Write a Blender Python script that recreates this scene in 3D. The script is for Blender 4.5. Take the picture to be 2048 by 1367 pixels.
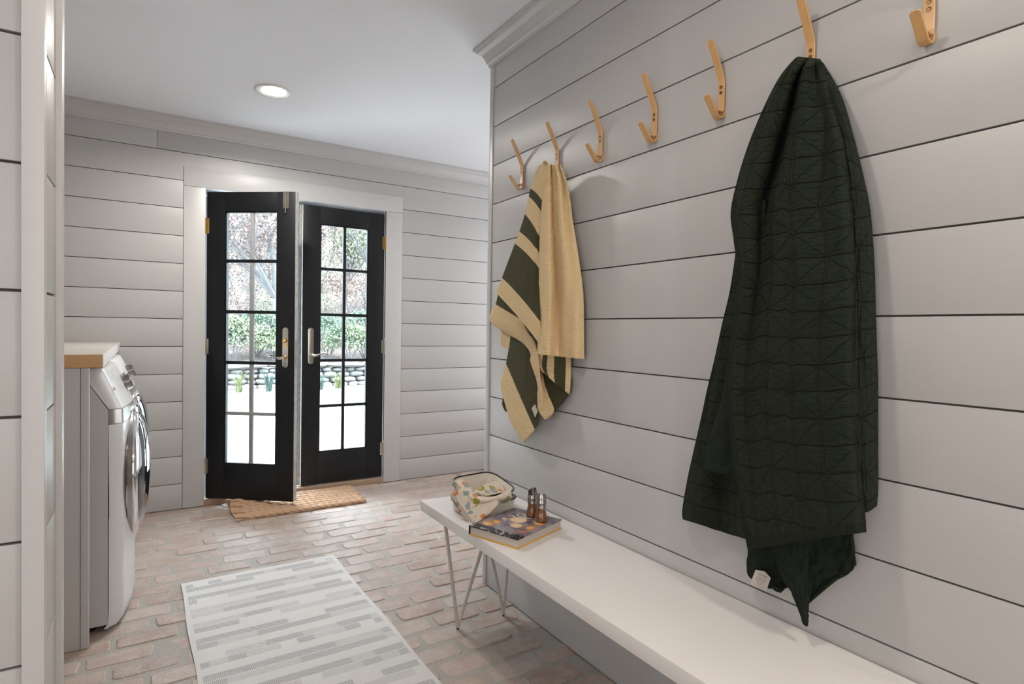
import bpy, bmesh, math, random
from mathutils import Vector, Matrix, noise
random.seed(7)
PI = math.pi
R = random.uniform
for o in list(bpy.data.objects): bpy.data.objects.remove(o)
SC = bpy.context.scene
COL = SC.collection

# ------------------------------------------------------------------ camera
F, YAW, PITCH, ROLL, CAMH = 1166.2, 0.5621269, -0.0208871, 0.0168326, 1.2149079
cy_, sy_, cp_, sp_, cr_, sr_ = math.cos(YAW), math.sin(YAW), math.cos(PITCH), math.sin(PITCH), math.cos(ROLL), math.sin(ROLL)
FW = Vector((sy_*cp_, cy_*cp_, sp_)); RT0 = Vector((cy_, -sy_, 0)); UP0 = RT0.cross(FW)
RT = cr_*RT0 + sr_*UP0; UP = -sr_*RT0 + cr_*UP0
CAMP = Vector((0, 0, CAMH))
cam = bpy.data.cameras.new('camera'); cam.sensor_width = 36; cam.lens = F*36/2048; cam.clip_start = .05; cam.clip_end = 300
co = bpy.data.objects.new('camera', cam); COL.objects.link(co)
m = Matrix((RT, UP, -FW)).transposed().to_4x4(); m.translation = CAMP; co.matrix_world = m
SC.camera = co
# the measured photograph point (px,py) as a point on a plane of the room
def ray(px, py): return FW + RT*((px-1024)/F) + UP*((683.5-py)/F)
def on_x(px, py, X): d = ray(px, py); return CAMP + d*(X/d.x)
def on_y(px, py, Y): d = ray(px, py); return CAMP + d*(Y/d.y)

# ------------------------------------------------------------------ view, world, sun, lights
SC.view_settings.view_transform = 'Standard'; SC.view_settings.look = 'None'
SC.view_settings.exposure = 1.0; SC.view_settings.gamma = 1.0; SC.view_settings.use_curve_mapping = False
w = bpy.data.worlds.new('sky'); SC.world = w; w.use_nodes = True
bg = w.node_tree.nodes['Background']; bg.inputs[0].default_value = (.74, .88, 1, 1); bg.inputs[1].default_value = 9.0
def lamp(name, kind, loc, energy, color=(1, 1, 1), rot=None, to=None, **kw):
    l = bpy.data.lights.new(name, kind); l.energy = energy; l.color = color
    for k, v in kw.items(): setattr(l, k, v)
    o = bpy.data.objects.new(name, l); o.location = loc; COL.objects.link(o)
    if to is not None: o.rotation_euler = (Vector(to)-Vector(loc)).to_track_quat('-Z', 'Y').to_euler()
    elif rot: o.rotation_euler = rot
    return o
lamp('sun', 'SUN', (0, 0, 10), 8, (1, .96, .90), to=(3.5, 8, -6.0), angle=.02)
# fill lamp added behind the camera, no window is built there
lamp('hall_fill', 'AREA', (.3, -2.1, 1.4), 12.5, (1, .98, .965), to=(.5, 2.2, 1.3), shape='RECTANGLE', size=2.2, size_y=1.6)
lamp('hall_side_fill', 'AREA', (-2.45, -.5, 1.5), 18, (1, .98, .965), to=(1.4, 1.0, 1.6), shape='RECTANGLE', size=1.8, size_y=1.5)  # second fill, added out of view at the left to brighten the right wall
lamp('laundry_fill', 'AREA', (3.1, 3.4, 1.4), 15, (.95, .97, 1), to=(0, 3.4, 1.3), shape='RECTANGLE', size=1.6, size_y=2.0)  # added lamp out of view, fills the laundry from the right

# ------------------------------------------------------------------ helpers
def tag(o, label=None, cat=None, group=None, kind=None):
    if label: o['label'] = label
    if cat: o['category'] = cat
    if group: o['group'] = group
    if kind: o['kind'] = kind
    return o
def empty(name, loc, label=None, cat=None, group=None, kind=None, rz=0):
    o = bpy.data.objects.new(name, None); o.location = loc; o.rotation_euler = (0, 0, rz); o.empty_display_size = .05
    COL.objects.link(o); return tag(o, label, cat, group, kind)
def mesh_obj(name, me, mat=None, parent=None):
    if mat is not None:
        for q in (mat if isinstance(mat, (list, tuple)) else [mat]): me.materials.append(q)
    o = bpy.data.objects.new(name, me); COL.objects.link(o)
    if parent is not None: o.parent = parent
    return o
class MB:
    def __init__(s): s.v = []; s.f = []; s.mi = []; s.cur = 0
    def add(s, vs, fs):
        n = len(s.v); s.v += [tuple(v) for v in vs]; s.f += [tuple(i+n for i in f) for f in fs]; s.mi += [s.cur]*len(fs)
    def box(s, x0, x1, y0, y1, z0, z1, M=None):
        vs = [Vector((x, y, z)) for z in (z0, z1) for y in (y0, y1) for x in (x0, x1)]
        if M is not None: vs = [M @ v for v in vs]
        s.add(vs, [(0, 2, 3, 1), (4, 5, 7, 6), (0, 1, 5, 4), (2, 6, 7, 3), (0, 4, 6, 2), (1, 3, 7, 5)])
    def tube(s, pts, r, n=8, cap=True):
        pts = [Vector(p) for p in pts]; rs = r if isinstance(r, (list, tuple)) else [r]*len(pts)
        base = len(s.v); up = Vector((.13, .21, .97)); vs = []; prev = None
        for i, p in enumerate(pts):
            t = (pts[min(i+1, len(pts)-1)] - pts[max(i-1, 0)]).normalized()
            if prev is None: a = t.cross(up).normalized() if abs(t.dot(up)) < .98 else t.cross(Vector((1, 0, 0))).normalized()
            else: a = (prev - t*prev.dot(t)).normalized()
            prev = a; b = t.cross(a)
            for k in range(n):
                w_ = 2*PI*k/n; vs.append(p + (a*math.cos(w_) + b*math.sin(w_))*rs[i])
        fs = []
        for i in range(len(pts)-1):
            for k in range(n):
                k2 = (k+1) % n; fs.append((i*n+k, i*n+k2, (i+1)*n+k2, (i+1)*n+k))
        if cap: fs.append(tuple(range(n-1, -1, -1))); fs.append(tuple((len(pts)-1)*n+k for k in range(n)))
        s.add(vs, fs)
    def lathe(s, prof, n=32, M=None, cap=True):
        vs = []; 
        for r, z in prof:
            for k in range(n):
                a = 2*PI*k/n; v = Vector((r*math.cos(a), r*math.sin(a), z)); vs.append(M @ v if M is not None else v)
        fs = []
        for i in range(len(prof)-1):
            for k in range(n):
                k2 = (k+1) % n; fs.append((i*n+k, i*n+k2, (i+1)*n+k2, (i+1)*n+k))
        if cap: fs.append(tuple(range(n-1, -1, -1))); fs.append(tuple((len(prof)-1)*n+k for k in range(n)))
        s.add(vs, fs)
    def prism(s, poly, fn, a, b):   # poly 2-D, fn(u,v,t)->point, extruded a..b
        n = len(poly); vs = [fn(u, v, a) for u, v in poly] + [fn(u, v, b) for u, v in poly]
        fs = [tuple(range(n-1, -1, -1)), tuple(range(n, 2*n))] + [(i, (i+1) % n, n+(i+1) % n, n+i) for i in range(n)]
        s.add(vs, fs)
    def build(s, name, mat=None, parent=None, smooth=False, bevel=0, loc=None, seg=2, angle=35):
        me = bpy.data.meshes.new(name)
        if loc is not None: s.v = [(a-loc[0], b-loc[1], c-loc[2]) for a, b, c in s.v]
        me.from_pydata(s.v, [], s.f); me.update()
        bm = bmesh.new(); bm.from_mesh(me); bmesh.ops.recalc_face_normals(bm, faces=bm.faces)
        if bevel:
            ed = [e for e in bm.edges if len(e.link_faces) == 2 and e.calc_face_angle(0) > .5]
            bmesh.ops.bevel(bm, geom=ed, offset=bevel, segments=seg, affect='EDGES', profile=.6, clamp_overlap=True)
        bm.to_mesh(me); bm.free()
        if any(s.mi) and not bevel:
            me.polygons.foreach_set('material_index', s.mi)
        if smooth or bevel:
            me.polygons.foreach_set('use_smooth', [True]*len(me.polygons))
            try: me.set_sharp_from_angle(angle=math.radians(angle))
            except Exception: pass
        o = mesh_obj(name, me, mat, parent)
        if loc is not None: o.location = loc
        return o
def bx(name, mat, x0, x1, y0, y1, z0, z1, parent=None, bevel=0.0, M=None):
    b = MB(); b.box(x0, x1, y0, y1, z0, z1, M); return b.build(name, mat, parent, bevel=bevel)

# ------------------------------------------------------------------ materials
def lin(h):
    h = h.lstrip('#'); c = [int(h[i:i+2], 16)/255 for i in (0, 2, 4)]
    return tuple((x/12.92 if x <= .04045 else ((x+.055)/1.055)**2.4) for x in c) + (1,)
class NT:
    def __init__(s, name):
        s.m = bpy.data.materials.new(name); s.m.use_nodes = True; s.t = s.m.node_tree
        s.p = s.t.nodes['Principled BSDF']; s.out = s.t.nodes['Material Output']
    def n(s, kind, **kw):
        nd = s.t.nodes.new('ShaderNode'+kind)
        for k, v in kw.items():
            if k.startswith('_'): nd.inputs[k[1:].replace('_', ' ')].default_value = v
            else: setattr(nd, k, v)
        return nd
    def l(s, a, b): s.t.links.new(a, b)
    def inp(s, sock, v):
        if hasattr(v, 'is_linked') or isinstance(v, bpy.types.NodeSocket): s.l(v, sock)
        else: sock.default_value = v
    def math(s, op, a, b=None, c=None, clamp=False):
        nd = s.n('Math', operation=op); nd.use_clamp = clamp; s.inp(nd.inputs[0], a)
        if b is not None: s.inp(nd.inputs[1], b)
        if c is not None: s.inp(nd.inputs[2], c)
        return nd.outputs[0]
    def coord(s, which='Object'): return s.n('TexCoord').outputs[which]
    def mapp(s, vec, scale=(1, 1, 1), rot=(0, 0, 0), loc=(0, 0, 0)):
        nd = s.n('Mapping'); s.l(vec, nd.inputs[0]); nd.inputs['Scale'].default_value = scale; nd.inputs['Rotation'].default_value = rot; nd.inputs['Location'].default_value = loc
        return nd.outputs[0]
    def noise(s, vec, scale=5, detail=3, rough=.5, out=0):
        nd = s.n('TexNoise'); s.l(vec, nd.inputs['Vector']); nd.inputs['Scale'].default_value = scale; nd.inputs['Detail'].default_value = detail; nd.inputs['Roughness'].default_value = rough
        return nd.outputs[out]
    def ramp(s, fac, stops, interp='LINEAR'):
        nd = s.n('ValToRGB'); s.l(fac, nd.inputs[0]); cr = nd.color_ramp; cr.interpolation = interp
        while len(cr.elements) < len(stops): cr.elements.new(.5)
        for e, (p, c) in zip(cr.elements, stops): e.position = p; e.color = c if len(c) == 4 else (*c, 1)
        return nd.outputs[0]
    def mix(s, fac, a, b, mode='MIX'):
        nd = s.n('Mix', data_type='RGBA', blend_type=mode); s.inp(nd.inputs[0], fac); s.inp(nd.inputs[6], a); s.inp(nd.inputs[7], b); return nd.outputs[2]
    def bump(s, h, strength=.3, dist=.01, normal=None):
        nd = s.n('Bump'); s.l(h, nd.inputs['Height']); nd.inputs['Strength'].default_value = strength; nd.inputs['Distance'].default_value = dist
        if normal is not None: s.l(normal, nd.inputs['Normal'])
        s.l(nd.outputs[0], s.p.inputs['Normal']); return nd.outputs[0]
    def base(s, v): s.inp(s.p.inputs['Base Color'], v)
    def set(s, **kw):
        for k, v in kw.items(): s.inp(s.p.inputs[k.replace('_', ' ')], v)
        return s
def g(v): return (v, v, v, 1)
def simple(name, col, rough=.5, metal=0, nz=0, nscale=20, bump=0, **kw):
    t = NT(name); c = t.coord(); f = t.noise(c, nscale, 3)
    if nz: t.base(t.mix(f, tuple(x*(1-nz) for x in col[:3])+(1,), tuple(min(1, x*(1+nz)) for x in col[:3])+(1,)))
    else: t.base(col)
    if bump: t.bump(f, bump, .002)
    t.set(Roughness=rough, Metallic=metal); t.set(**kw); return t.m
def painted(name, col, rough=.42):
    t = NT(name); c = t.coord(); rnd = t.n('ObjectInfo').outputs['Random']
    a = t.noise(t.mapp(c, (3, 3, 14)), 6, 4); b = t.noise(c, 2.2, 2)
    f = t.math('ADD', t.math('MULTIPLY', a, .35), t.math('MULTIPLY', b, .4)); f = t.math('ADD', f, t.math('MULTIPLY', rnd, .25))
    t.base(t.mix(f, tuple(x*.93 for x in col[:3])+(1,), tuple(x*1.05 for x in col[:3])+(1,)))
    t.bump(t.noise(t.mapp(c, (2, 2, 60)), 12, 3), .08, .001); t.set(Roughness=rough); return t.m
M = {}
M['wall'] = painted('painted_shiplap', (.49, .475, .462, 1), .40)
M['trim'] = painted('painted_trim', (.53, .515, .505, 1), .38)
M['gap'] = simple('shadow_gap', (.13, .115, .10, 1), .8)
M['ceil'] = simple('ceiling_paint', (.79, .80, .83, 1), .9, nz=.01, nscale=3)
M['bench'] = simple('white_lacquer', (.74, .70, .67, 1), .28, nz=.015, nscale=9)
M['legmetal'] = simple('cream_steel', (.56, .52, .47, 1), .35)
M['black'] = simple('black_paint', (.0055, .006, .0075, 1), .45, nz=.3, nscale=8, Specular_IOR_Level=.35)
M['teal'] = simple('teal_exterior_paint', (.004, .09, .11, 1), .4)
M['weathered'] = simple('weathered_primer', (.30, .29, .28, 1), .6, nz=.25, nscale=60)
M['edgegrey'] = simple('worn_edge_paint', (.38, .36, .33, 1), .6, nz=.5, nscale=35)
M['brass'] = simple('polished_brass', (.78, .52, .20, 1), .2, 1)
M['nickel'] = simple('aged_nickel', (.62, .58, .50, 1), .26, 1)
M['chrome'] = simple('chrome', (.82, .82, .84, 1), .07, 1)
M['darkmetal'] = simple('brushed_dark_metal', (.30, .28, .27, 1), .25, 1)
M['steelgrey'] = simple('silver_band', (.36, .33, .31, 1), .22, .8)
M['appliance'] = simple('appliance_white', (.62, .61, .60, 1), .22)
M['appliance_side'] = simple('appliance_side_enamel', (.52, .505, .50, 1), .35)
M['enamel'] = simple('cream_enamel', (.70, .64, .55, 1), .22)
M['rim'] = simple('black_enamel_rim', (.012, .011, .012, 1), .25)
M['jamb'] = simple('jamb_paint', (.50, .51, .53, 1), .5)
M['screw'] = simple('bronze_screw', (.22, .13, .06, 1), .4, .8)
def wood(name, c1, c2, scale=(1, 12, 12), rough=.45, wscale=6):
    t = NT(name); c = t.mapp(t.coord(), scale); f = t.noise(c, wscale, 6, .6); h = t.noise(c, wscale*4, 3)
    t.base(t.mix(t.math('ADD', t.math('MULTIPLY', f, .7), t.math('MULTIPLY', h, .3)), c1, c2)); t.bump(h, .1, .001); t.set(Roughness=rough); return t.m
M['bamboo'] = wood('bamboo_ply', (.52, .27, .10, 1), (.74, .45, .20, 1), (40, 40, 4), .35, 3)
M['oak'] = wood('oak_edge', (.52, .28, .11, 1), (.68, .42, .20, 1), (3, 30, 30), .45)
M['threshold'] = wood('worn_oak_threshold', (.22, .13, .08, 1), (.42, .29, .20, 1), (3, 30, 30), .55)
M['counter'] = simple('counter_top', (.56, .50, .44, 1), .30, nz=.05, nscale=12)
# glass: clear pane, fresnel reflection
t = NT('window_glass'); tr = t.n('BsdfTransparent'); tr.inputs[0].default_value = (.96, .985, .98, 1); gl = t.n('BsdfGlossy'); gl.inputs['Roughness'].default_value = .02
fr = t.n('Fresnel'); fr.inputs[0].default_value = 1.35; mx = t.n('MixShader'); t.l(fr.outputs[0], mx.inputs[0]); t.l(tr.outputs[0], mx.inputs[1]); t.l(gl.outputs[0], mx.inputs[2]); t.l(mx.outputs[0], t.out.inputs[0]); M['glass'] = t.m
t = NT('washer_door_glass'); t.base((.01, .02, .03, 1)); t.set(Roughness=.03, Metallic=0.0, Coat_Weight=1.0, Coat_Roughness=.02, Specular_IOR_Level=1.0); M['dglass'] = t.m
# brick
def brick_mat():
    t = NT('old_floor_brick'); c = t.coord(); rnd = t.n('ObjectInfo').outputs['Random']
    off = t.n('Combine'+'XYZ'); t.l(t.math('MULTIPLY', rnd, 37), off.inputs[0]); t.l(t.math('MULTIPLY', rnd, 11), off.inputs[1])
    va = t.n('VectorMath', operation='ADD'); t.l(c, va.inputs[0]); t.l(off.outputs[0], va.inputs[1]); v = va.outputs[0]
    col = t.ramp(rnd, [(0, (.33, .22, .17)), (.2, (.41, .31, .26)), (.4, (.36, .26, .21)), (.6, (.30, .21, .17)), (.8, (.43, .35, .30)), (1, (.38, .26, .20))])
    n1 = t.noise(v, 18, 5, .65); n2 = t.noise(v, 90, 4, .6); n3 = t.noise(v, 7, 3, .5)
    col = t.mix(t.ramp(n1, [(.35, g(0)), (.7, g(.75))]), col, (.48, .42, .375, 1))
    col = t.mix(t.ramp(n3, [(.45, g(0)), (.75, g(.5))]), col, (.30, .175, .13, 1))
    col = t.mix(t.ramp(n2, [(.60, g(0)), (.72, g(.45))]), col, (.58, .54, .50, 1))
    t.base(col); h = t.math('ADD', t.math('MULTIPLY', n1, .6), t.math('MULTIPLY', n2, .5)); t.bump(h, .8, .005)
    t.set(Roughness=t.ramp(n1, [(.3, g(.30)), (.7, g(.5))])); return t.m
M['brick'] = brick_mat()
t = NT('sandy_mortar'); c = t.coord(); n1 = t.noise(c, 160, 3, .7); n2 = t.noise(c, 9, 3)
t.base(t.mix(n1, (.25, .225, .19, 1), (.46, .42, .37, 1))); t.bump(t.math('ADD', n1, t.math('MULTIPLY', n2, .6)), .8, .005); t.set(Roughness=.6); M['mortar'] = t.m
# green quilt, UV in metres
def quilt_mat():
    t = NT('green_quilted_cotton'); uv = t.n('UVMap').outputs[0]; sx = t.n('SeparateXYZ'); t.l(uv, sx.inputs[0]); U, V = sx.outputs[0], sx.outputs[1]
    wob = t.math('MULTIPLY', t.math('SUBTRACT', t.noise(uv, 14, 3), .5), .010)
    U = t.math('ADD', U, wob); V = t.math('ADD', V, t.math('MULTIPLY', wob, .8))
    gu, gv = .070, .060
    def line(x, period, wdt, off=0):
        a = t.math('ABSOLUTE', t.math('SUBTRACT', t.math('FRACT', t.math('ADD', t.math('DIVIDE', x, period), .5+off)), .5))
        a = t.math('MULTIPLY', a, period); return t.math('SUBTRACT', 1, t.math('DIVIDE', a, wdt), clamp=True)
    dash = t.ramp(t.math('FRACT', t.math('DIVIDE', V, .006)), [(.3, g(.35)), (.45, g(1))])
    l1 = line(V, gv, .0030); l2 = t.math('MAXIMUM', line(U, gu, .0019, .045), line(U, gu, .0019, -.045)); l2 = t.math('MULTIPLY', l2, dash)
    s_ = t.math('ADD', t.math('DIVIDE', U, gu*2), t.math('DIVIDE', V, gv*2)); d_ = t.math('SUBTRACT', t.math('DIVIDE', U, gu*2), t.math('DIVIDE', V, gv*2))
    l3 = t.math('MAXIMUM', line(s_, 1.0, .016), line(d_, 1.0, .016)); l3 = t.math('MULTIPLY', l3, .95)
    ln = t.math('MAXIMUM', l1, t.math('MAXIMUM', l2, l3))
    puff1 = t.math('ABSOLUTE', t.math('SINE', t.math('MULTIPLY', V, PI/gv))); puff2 = t.math('ABSOLUTE', t.math('SINE', t.math('MULTIPLY', U, PI/gu)))
    wr = t.noise(t.mapp(uv, (10, 34, 10), (0, 0, .12)), 3.5, 5, .6); fine = t.noise(t.mapp(uv, (260, 700, 1)), 1, 2)
    h = t.math('ADD', t.math('MULTIPLY', puff1, .35), t.math('MULTIPLY', puff2, .25)); h = t.math('ADD', h, t.math('MULTIPLY', wr, 1.5))
    h = t.math('SUBTRACT', h, t.math('MULTIPLY', ln, .55)); h = t.math('ADD', h, t.math('MULTIPLY', fine, .05))
    t.bump(h, .9, .009)
    big = t.noise(uv, 5, 3)
    c1 = t.mix(big, (.0100, .0150, .0075, 1), (.0150, .0215, .0110, 1)); c1 = t.mix(t.math('MULTIPLY', wr, .5), c1, (.021, .029, .016, 1))
    t.base(t.mix(t.math('MULTIPLY', ln, .95), c1, (.0015, .0018, .001, 1)))
    t.set(Roughness=.95, Specular_IOR_Level=.18, Sheen_Weight=.02, Sheen_Roughness=.5); return t.m
M['quilt'] = quilt_mat()
M['hem'] = None
t = NT('green_quilt_hem'); uv = t.n('UVMap').outputs[0]; wv = t.noise(t.mapp(uv, (150, 34, 1)), 1, 3); t.base(t.mix(wv, (.007, .010, .006, 1), (.018, .0245, .0135, 1))); t.bump(wv, 1.0, .009); t.set(Roughness=.95, Specular_IOR_Level=.18); M['hem'] = t.m
t = NT('green_backing_cotton'); uv = t.n('UVMap').outputs[0]; wv = t.noise(t.mapp(uv, (20, 60, 1)), 1, 4); t.base(t.mix(wv, (.009, .0130, .0100, 1), (.015, .0205, .016, 1))); t.bump(wv, .5, .004); t.set(Roughness=.95, Specular_IOR_Level=.18); M['backing'] = t.m
def knit(name, a, b, per=.0052):
    t = NT(name); uv = t.n('UVMap').outputs[0]; sx = t.n('SeparateXYZ'); t.l(uv, sx.inputs[0]); U, V = sx.outputs[0], sx.outputs[1]
    zig = t.math('MULTIPLY', t.math('ABSOLUTE', t.math('SUBTRACT', t.math('FRACT', t.math('DIVIDE', U, per)), .5)), per*.9)
    r = t.math('SINE', t.math('MULTIPLY', t.math('ADD', V, zig), 2*PI/per)); r2 = t.math('COSINE', t.math('MULTIPLY', U, 4*PI/per))
    h = t.math('ADD', t.math('MULTIPLY', r, .5), t.math('MULTIPLY', r2, .25)); n_ = t.noise(uv, 60, 3); h2 = t.math('ADD', h, t.math('MULTIPLY', n_, .5))
    t.base(t.mix(t.math('ADD', t.math('MULTIPLY', h, .55), .5, clamp=True), b, a)); t.bump(h2, .6, .003); t.set(Roughness=.95, Specular_IOR_Level=.2, Sheen_Weight=.03); return t.m
M['tan'] = knit('tan_knit', (.92, .71, .43, 1), (.60, .41, .20, 1), .0068)
M['olive'] = knit('olive_knit', (.092, .084, .040, 1), (.036, .034, .016, 1), .0068)
# floral cotton
def floral():
    t = NT('floral_printed_cotton'); c = t.coord(); 
    def spots(scale, thr, off):
        vo = t.n('TexVoronoi'); vo.inputs['Scale'].default_value = scale; t.l(t.mapp(c, loc=off), vo.inputs['Vector']); d = vo.outputs['Distance']; return d, vo.outputs['Color']
    n_ = t.noise(c, 60, 3); col = t.mix(n_, (.60, .50, .40, 1), (.72, .63, .52, 1))
    for sc, thr, off, cc, rng in ((26, .34, (3, 1, 0), (.60, .20, .05, 1), .38), (19, .42, (9, 4, 2), (.28, .28, .04, 1), .48), (24, .38, (5, 7, 8), (.25, .31, .31, 1), .38), (60, .24, (1, 7, 3), (.62, .28, .14, 1), .25)):
        d, k = spots(sc, thr, off); sep = t.n('SeparateColor'); t.l(k, sep.inputs[0]); on = t.math('GREATER_THAN', sep.outputs[0], rng)
        dd = t.math('ADD', d, t.math('MULTIPLY', t.math('SUBTRACT', t.noise(c, 120, 2), .5), .25))
        ins = t.math('LESS_THAN', dd, thr); hole = t.math('GREATER_THAN', dd, thr*.35); f = t.math('MULTIPLY', t.math('MULTIPLY', ins, on), t.math('ADD', t.math('MULTIPLY', hole, .5), .45))
        col = t.mix(f, col, cc)
    t.base(col); t.bump(t.noise(c, 400, 2), .3, .001); t.set(Roughness=.9); return t.m
M['floral'] = floral()
M['napedge'] = simple('cream_cotton', (.62, .53, .44, 1), .9, nz=.15, nscale=90)

# ------------------------------------------------------------------ the room
YB, XW, ZC, P_ = 4.377, 1.378, 2.543, .18016
ZG_B, ZG_R, GAP = 2.3308, 2.3400, .0042
def wallblock(name, boxes, mat='gap'):
    r = empty(name, boxes[0][0:1]+boxes[0][2:3]+(0,), kind='structure'); r.location = (0, 0, 0)
    b = MB()
    for q in boxes: b.box(*q)
    b.build('wall_body', M[mat], r); return r
def rows(zg):          # (z0,z1) of every shiplap row, gaps at zg - k*P_
    z = zg + P_; out = []
    while z > 0:
        top = min(z, ZC); out.append((max(z-P_, 0)+GAP/2 if z-P_ > 0 else 0.004, top-GAP/2 if z < ZC else ZC)); z -= P_
    return out
# back wall (with the door opening), planks 12 mm proud
OX0, OX1, OZ = .339, 1.583, 2.117
wb = wallblock('wall_back', [(-1.0, OX0-.02, YB+.012, YB+.20, 0, ZC), (OX1+.02, 3.3, YB+.012, YB+.20, 0, ZC), (OX0-.02, OX1+.02, YB+.012, YB+.20, OZ+.02, ZC)])
def plank_back(x0, x1, z0, z1): bx('plank', M['wall'], x0, x1, YB, YB+.0118, z0, z1, wb, bevel=.001)
for z0, z1 in rows(ZG_B):
    if z1 < .02: continue
    if z0 >= 2.24:
        if z0 > 2.3: plank_back(-.95, .0625, z0, z1); plank_back(.0645, 3.25, z0, z1)
        else: plank_back(-.95, 3.25, z0, z1)
    elif z1 > 2.243:    # the row the head casing cuts into
        b = MB(); b.box(-.95, .2105, YB, YB+.0118, z0, z1); b.box(.2105, 1.7185, YB, YB+.0118, 2.2435, z1); b.box(1.7185, 3.25, YB, YB+.0118, z0, z1); b.build('plank', M['wall'], wb)
    else:
        plank_back(-.95, .2105, z0, z1); plank_back(1.7185, 3.25, z0, z1)
# right wall
wr = wallblock('wall_right', [(XW+.012, XW+.125, -2.25, 2.40, 0, ZC), (XW+.125, 3.3, 2.27, 2.40, 0, ZC)])
for z0, z1 in rows(ZG_R):
    bx('plank', M['wall'], XW, XW+.0118, -2.2, 2.379, z0, z1, wr, bevel=.001)
# laundry left wall, hall walls
wl = wallblock('wall_left', [(-1.0, -.88, 1.30, YB+.2, 0, ZC)])
for z0, z1 in rows(ZG_B): bx('plank', M['wall'], -.88, -.868, 1.31, YB, z0, z1, wl)
we = wallblock('wall_east', [(3.25, 3.37, 2.27, YB+.2, 0, ZC)], 'wall')
wh = wallblock('wall_hall_left', [(-2.75, -2.62, -2.25, 1.2, 0, ZC)], 'wall')
wk = wallblock('wall_behind', [(-2.75, 1.5, -2.37, -2.25, 0, ZC)], 'wall')
# stub wall at the left of the picture: front face, end face, two corner trims
ws = wallblock('wall_stub', [(-2.62, -.139, 1.087, 1.262, 0, ZC)])
for z0, z1 in rows(ZG_R):
    bx('plank', M['wall'], -2.6, -.1478, 1.075, 1.0868, z0, z1, ws, bevel=.001)
    bx('plank', M['wall'], -.1388, -.127, 1.0885, 1.2415, z0, z1, ws, bevel=.001)
t1 = bx('trim_1', M['trim'], -.1475, -.1215, 1.062, 1.0885, 0, ZC, bevel=.002); tag(t1, kind='structure')
t2 = bx('trim_2', M['trim'], -.145, -.1185, 1.2415, 1.272, 0, ZC, bevel=.0015); tag(t2, kind='structure')
t3 = bx('trim_3', M['trim'], XW-.004, XW+.03, 2.3795, 2.413, 0, ZC, bevel=.002); tag(t3, kind='structure')
# ceiling, with a round hole left to the can light (the lens covers it)
ce = bx('ceiling', M['ceil'], -2.8, 3.4, -2.4, YB+.2, ZC, ZC+.12); tag(ce, kind='structure')
# crown mouldings
def crown(name, path, closed=False):
    prof = [(0, -.096), (.008, -.096), (.010, -.083), (.016, -.079), (.020, -.064), (.033, -.038), (.051, -.027), (.056, -.016), (.065, -.014), (.065, 0), (0, 0)]
    b = MB(); n = len(prof); vs = []
    for (x, y), (nx, ny) in path:
        for d, z in prof: vs.append((x+nx*d, y+ny*d, ZC+z))
    fs = [(i*n+k, i*n+(k+1) % n, (i+1)*n+(k+1) % n, (i+1)*n+k) for i in range(len(path)-1) for k in range(n)]
    fs += [tuple(range(n)), tuple((len(path)-1)*n+k for k in range(n))]
    b.add(vs, fs); o = b.build(name, M['trim'], smooth=False); tag(o, kind='structure'); return o
crown('trim_4', [((-.87, YB), (0, -1)), ((3.25, YB), (0, -1))])
crown('trim_5', [((XW, -2.2), (-1, 0)), ((XW, 2.413), (-1, 1)), ((3.25, 2.413), (0, 1))])
# door casing
cs = empty('trim_6', (0, 0, 0), kind='structure')
bx('casing_side', M['trim'], .212, OX0, YB-.006, YB+.012, .004, 2.1175, cs, .0015)
bx('casing_side', M['trim'], OX1, 1.717, YB-.006, YB+.012, .004, 2.1175, cs, .0015)
bx('casing_head', M['trim'], .212, 1.717, YB-.006, YB+.012, 2.1195, 2.243, cs, .0015)
# jamb and threshold
jb = empty('trim_7', (0, 0, 0), kind='structure')
bx('jamb_side', M['jamb'], OX0-.02, OX0, YB-.004, YB+.20, .03, OZ, jb)
bx('jamb_side', M['jamb'], OX1, OX1+.02, YB-.004, YB+.20, .03, OZ, jb)
bx('jamb_head', M['jamb'], OX0-.02, OX1+.02, YB-.004, YB+.20, OZ, OZ+.02, jb)
bx('door_stop', M['jamb'], OX0, OX1, YB+.056, YB+.075, OZ-.02, OZ, jb)
bx('door_stop', M['jamb'], OX0, OX0+.016, YB+.056, YB+.075, .05, OZ-.02, jb)
bx('threshold', M['threshold'], OX0, OX1, YB-.012, YB+.24, 0, .045, jb, .004)

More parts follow.
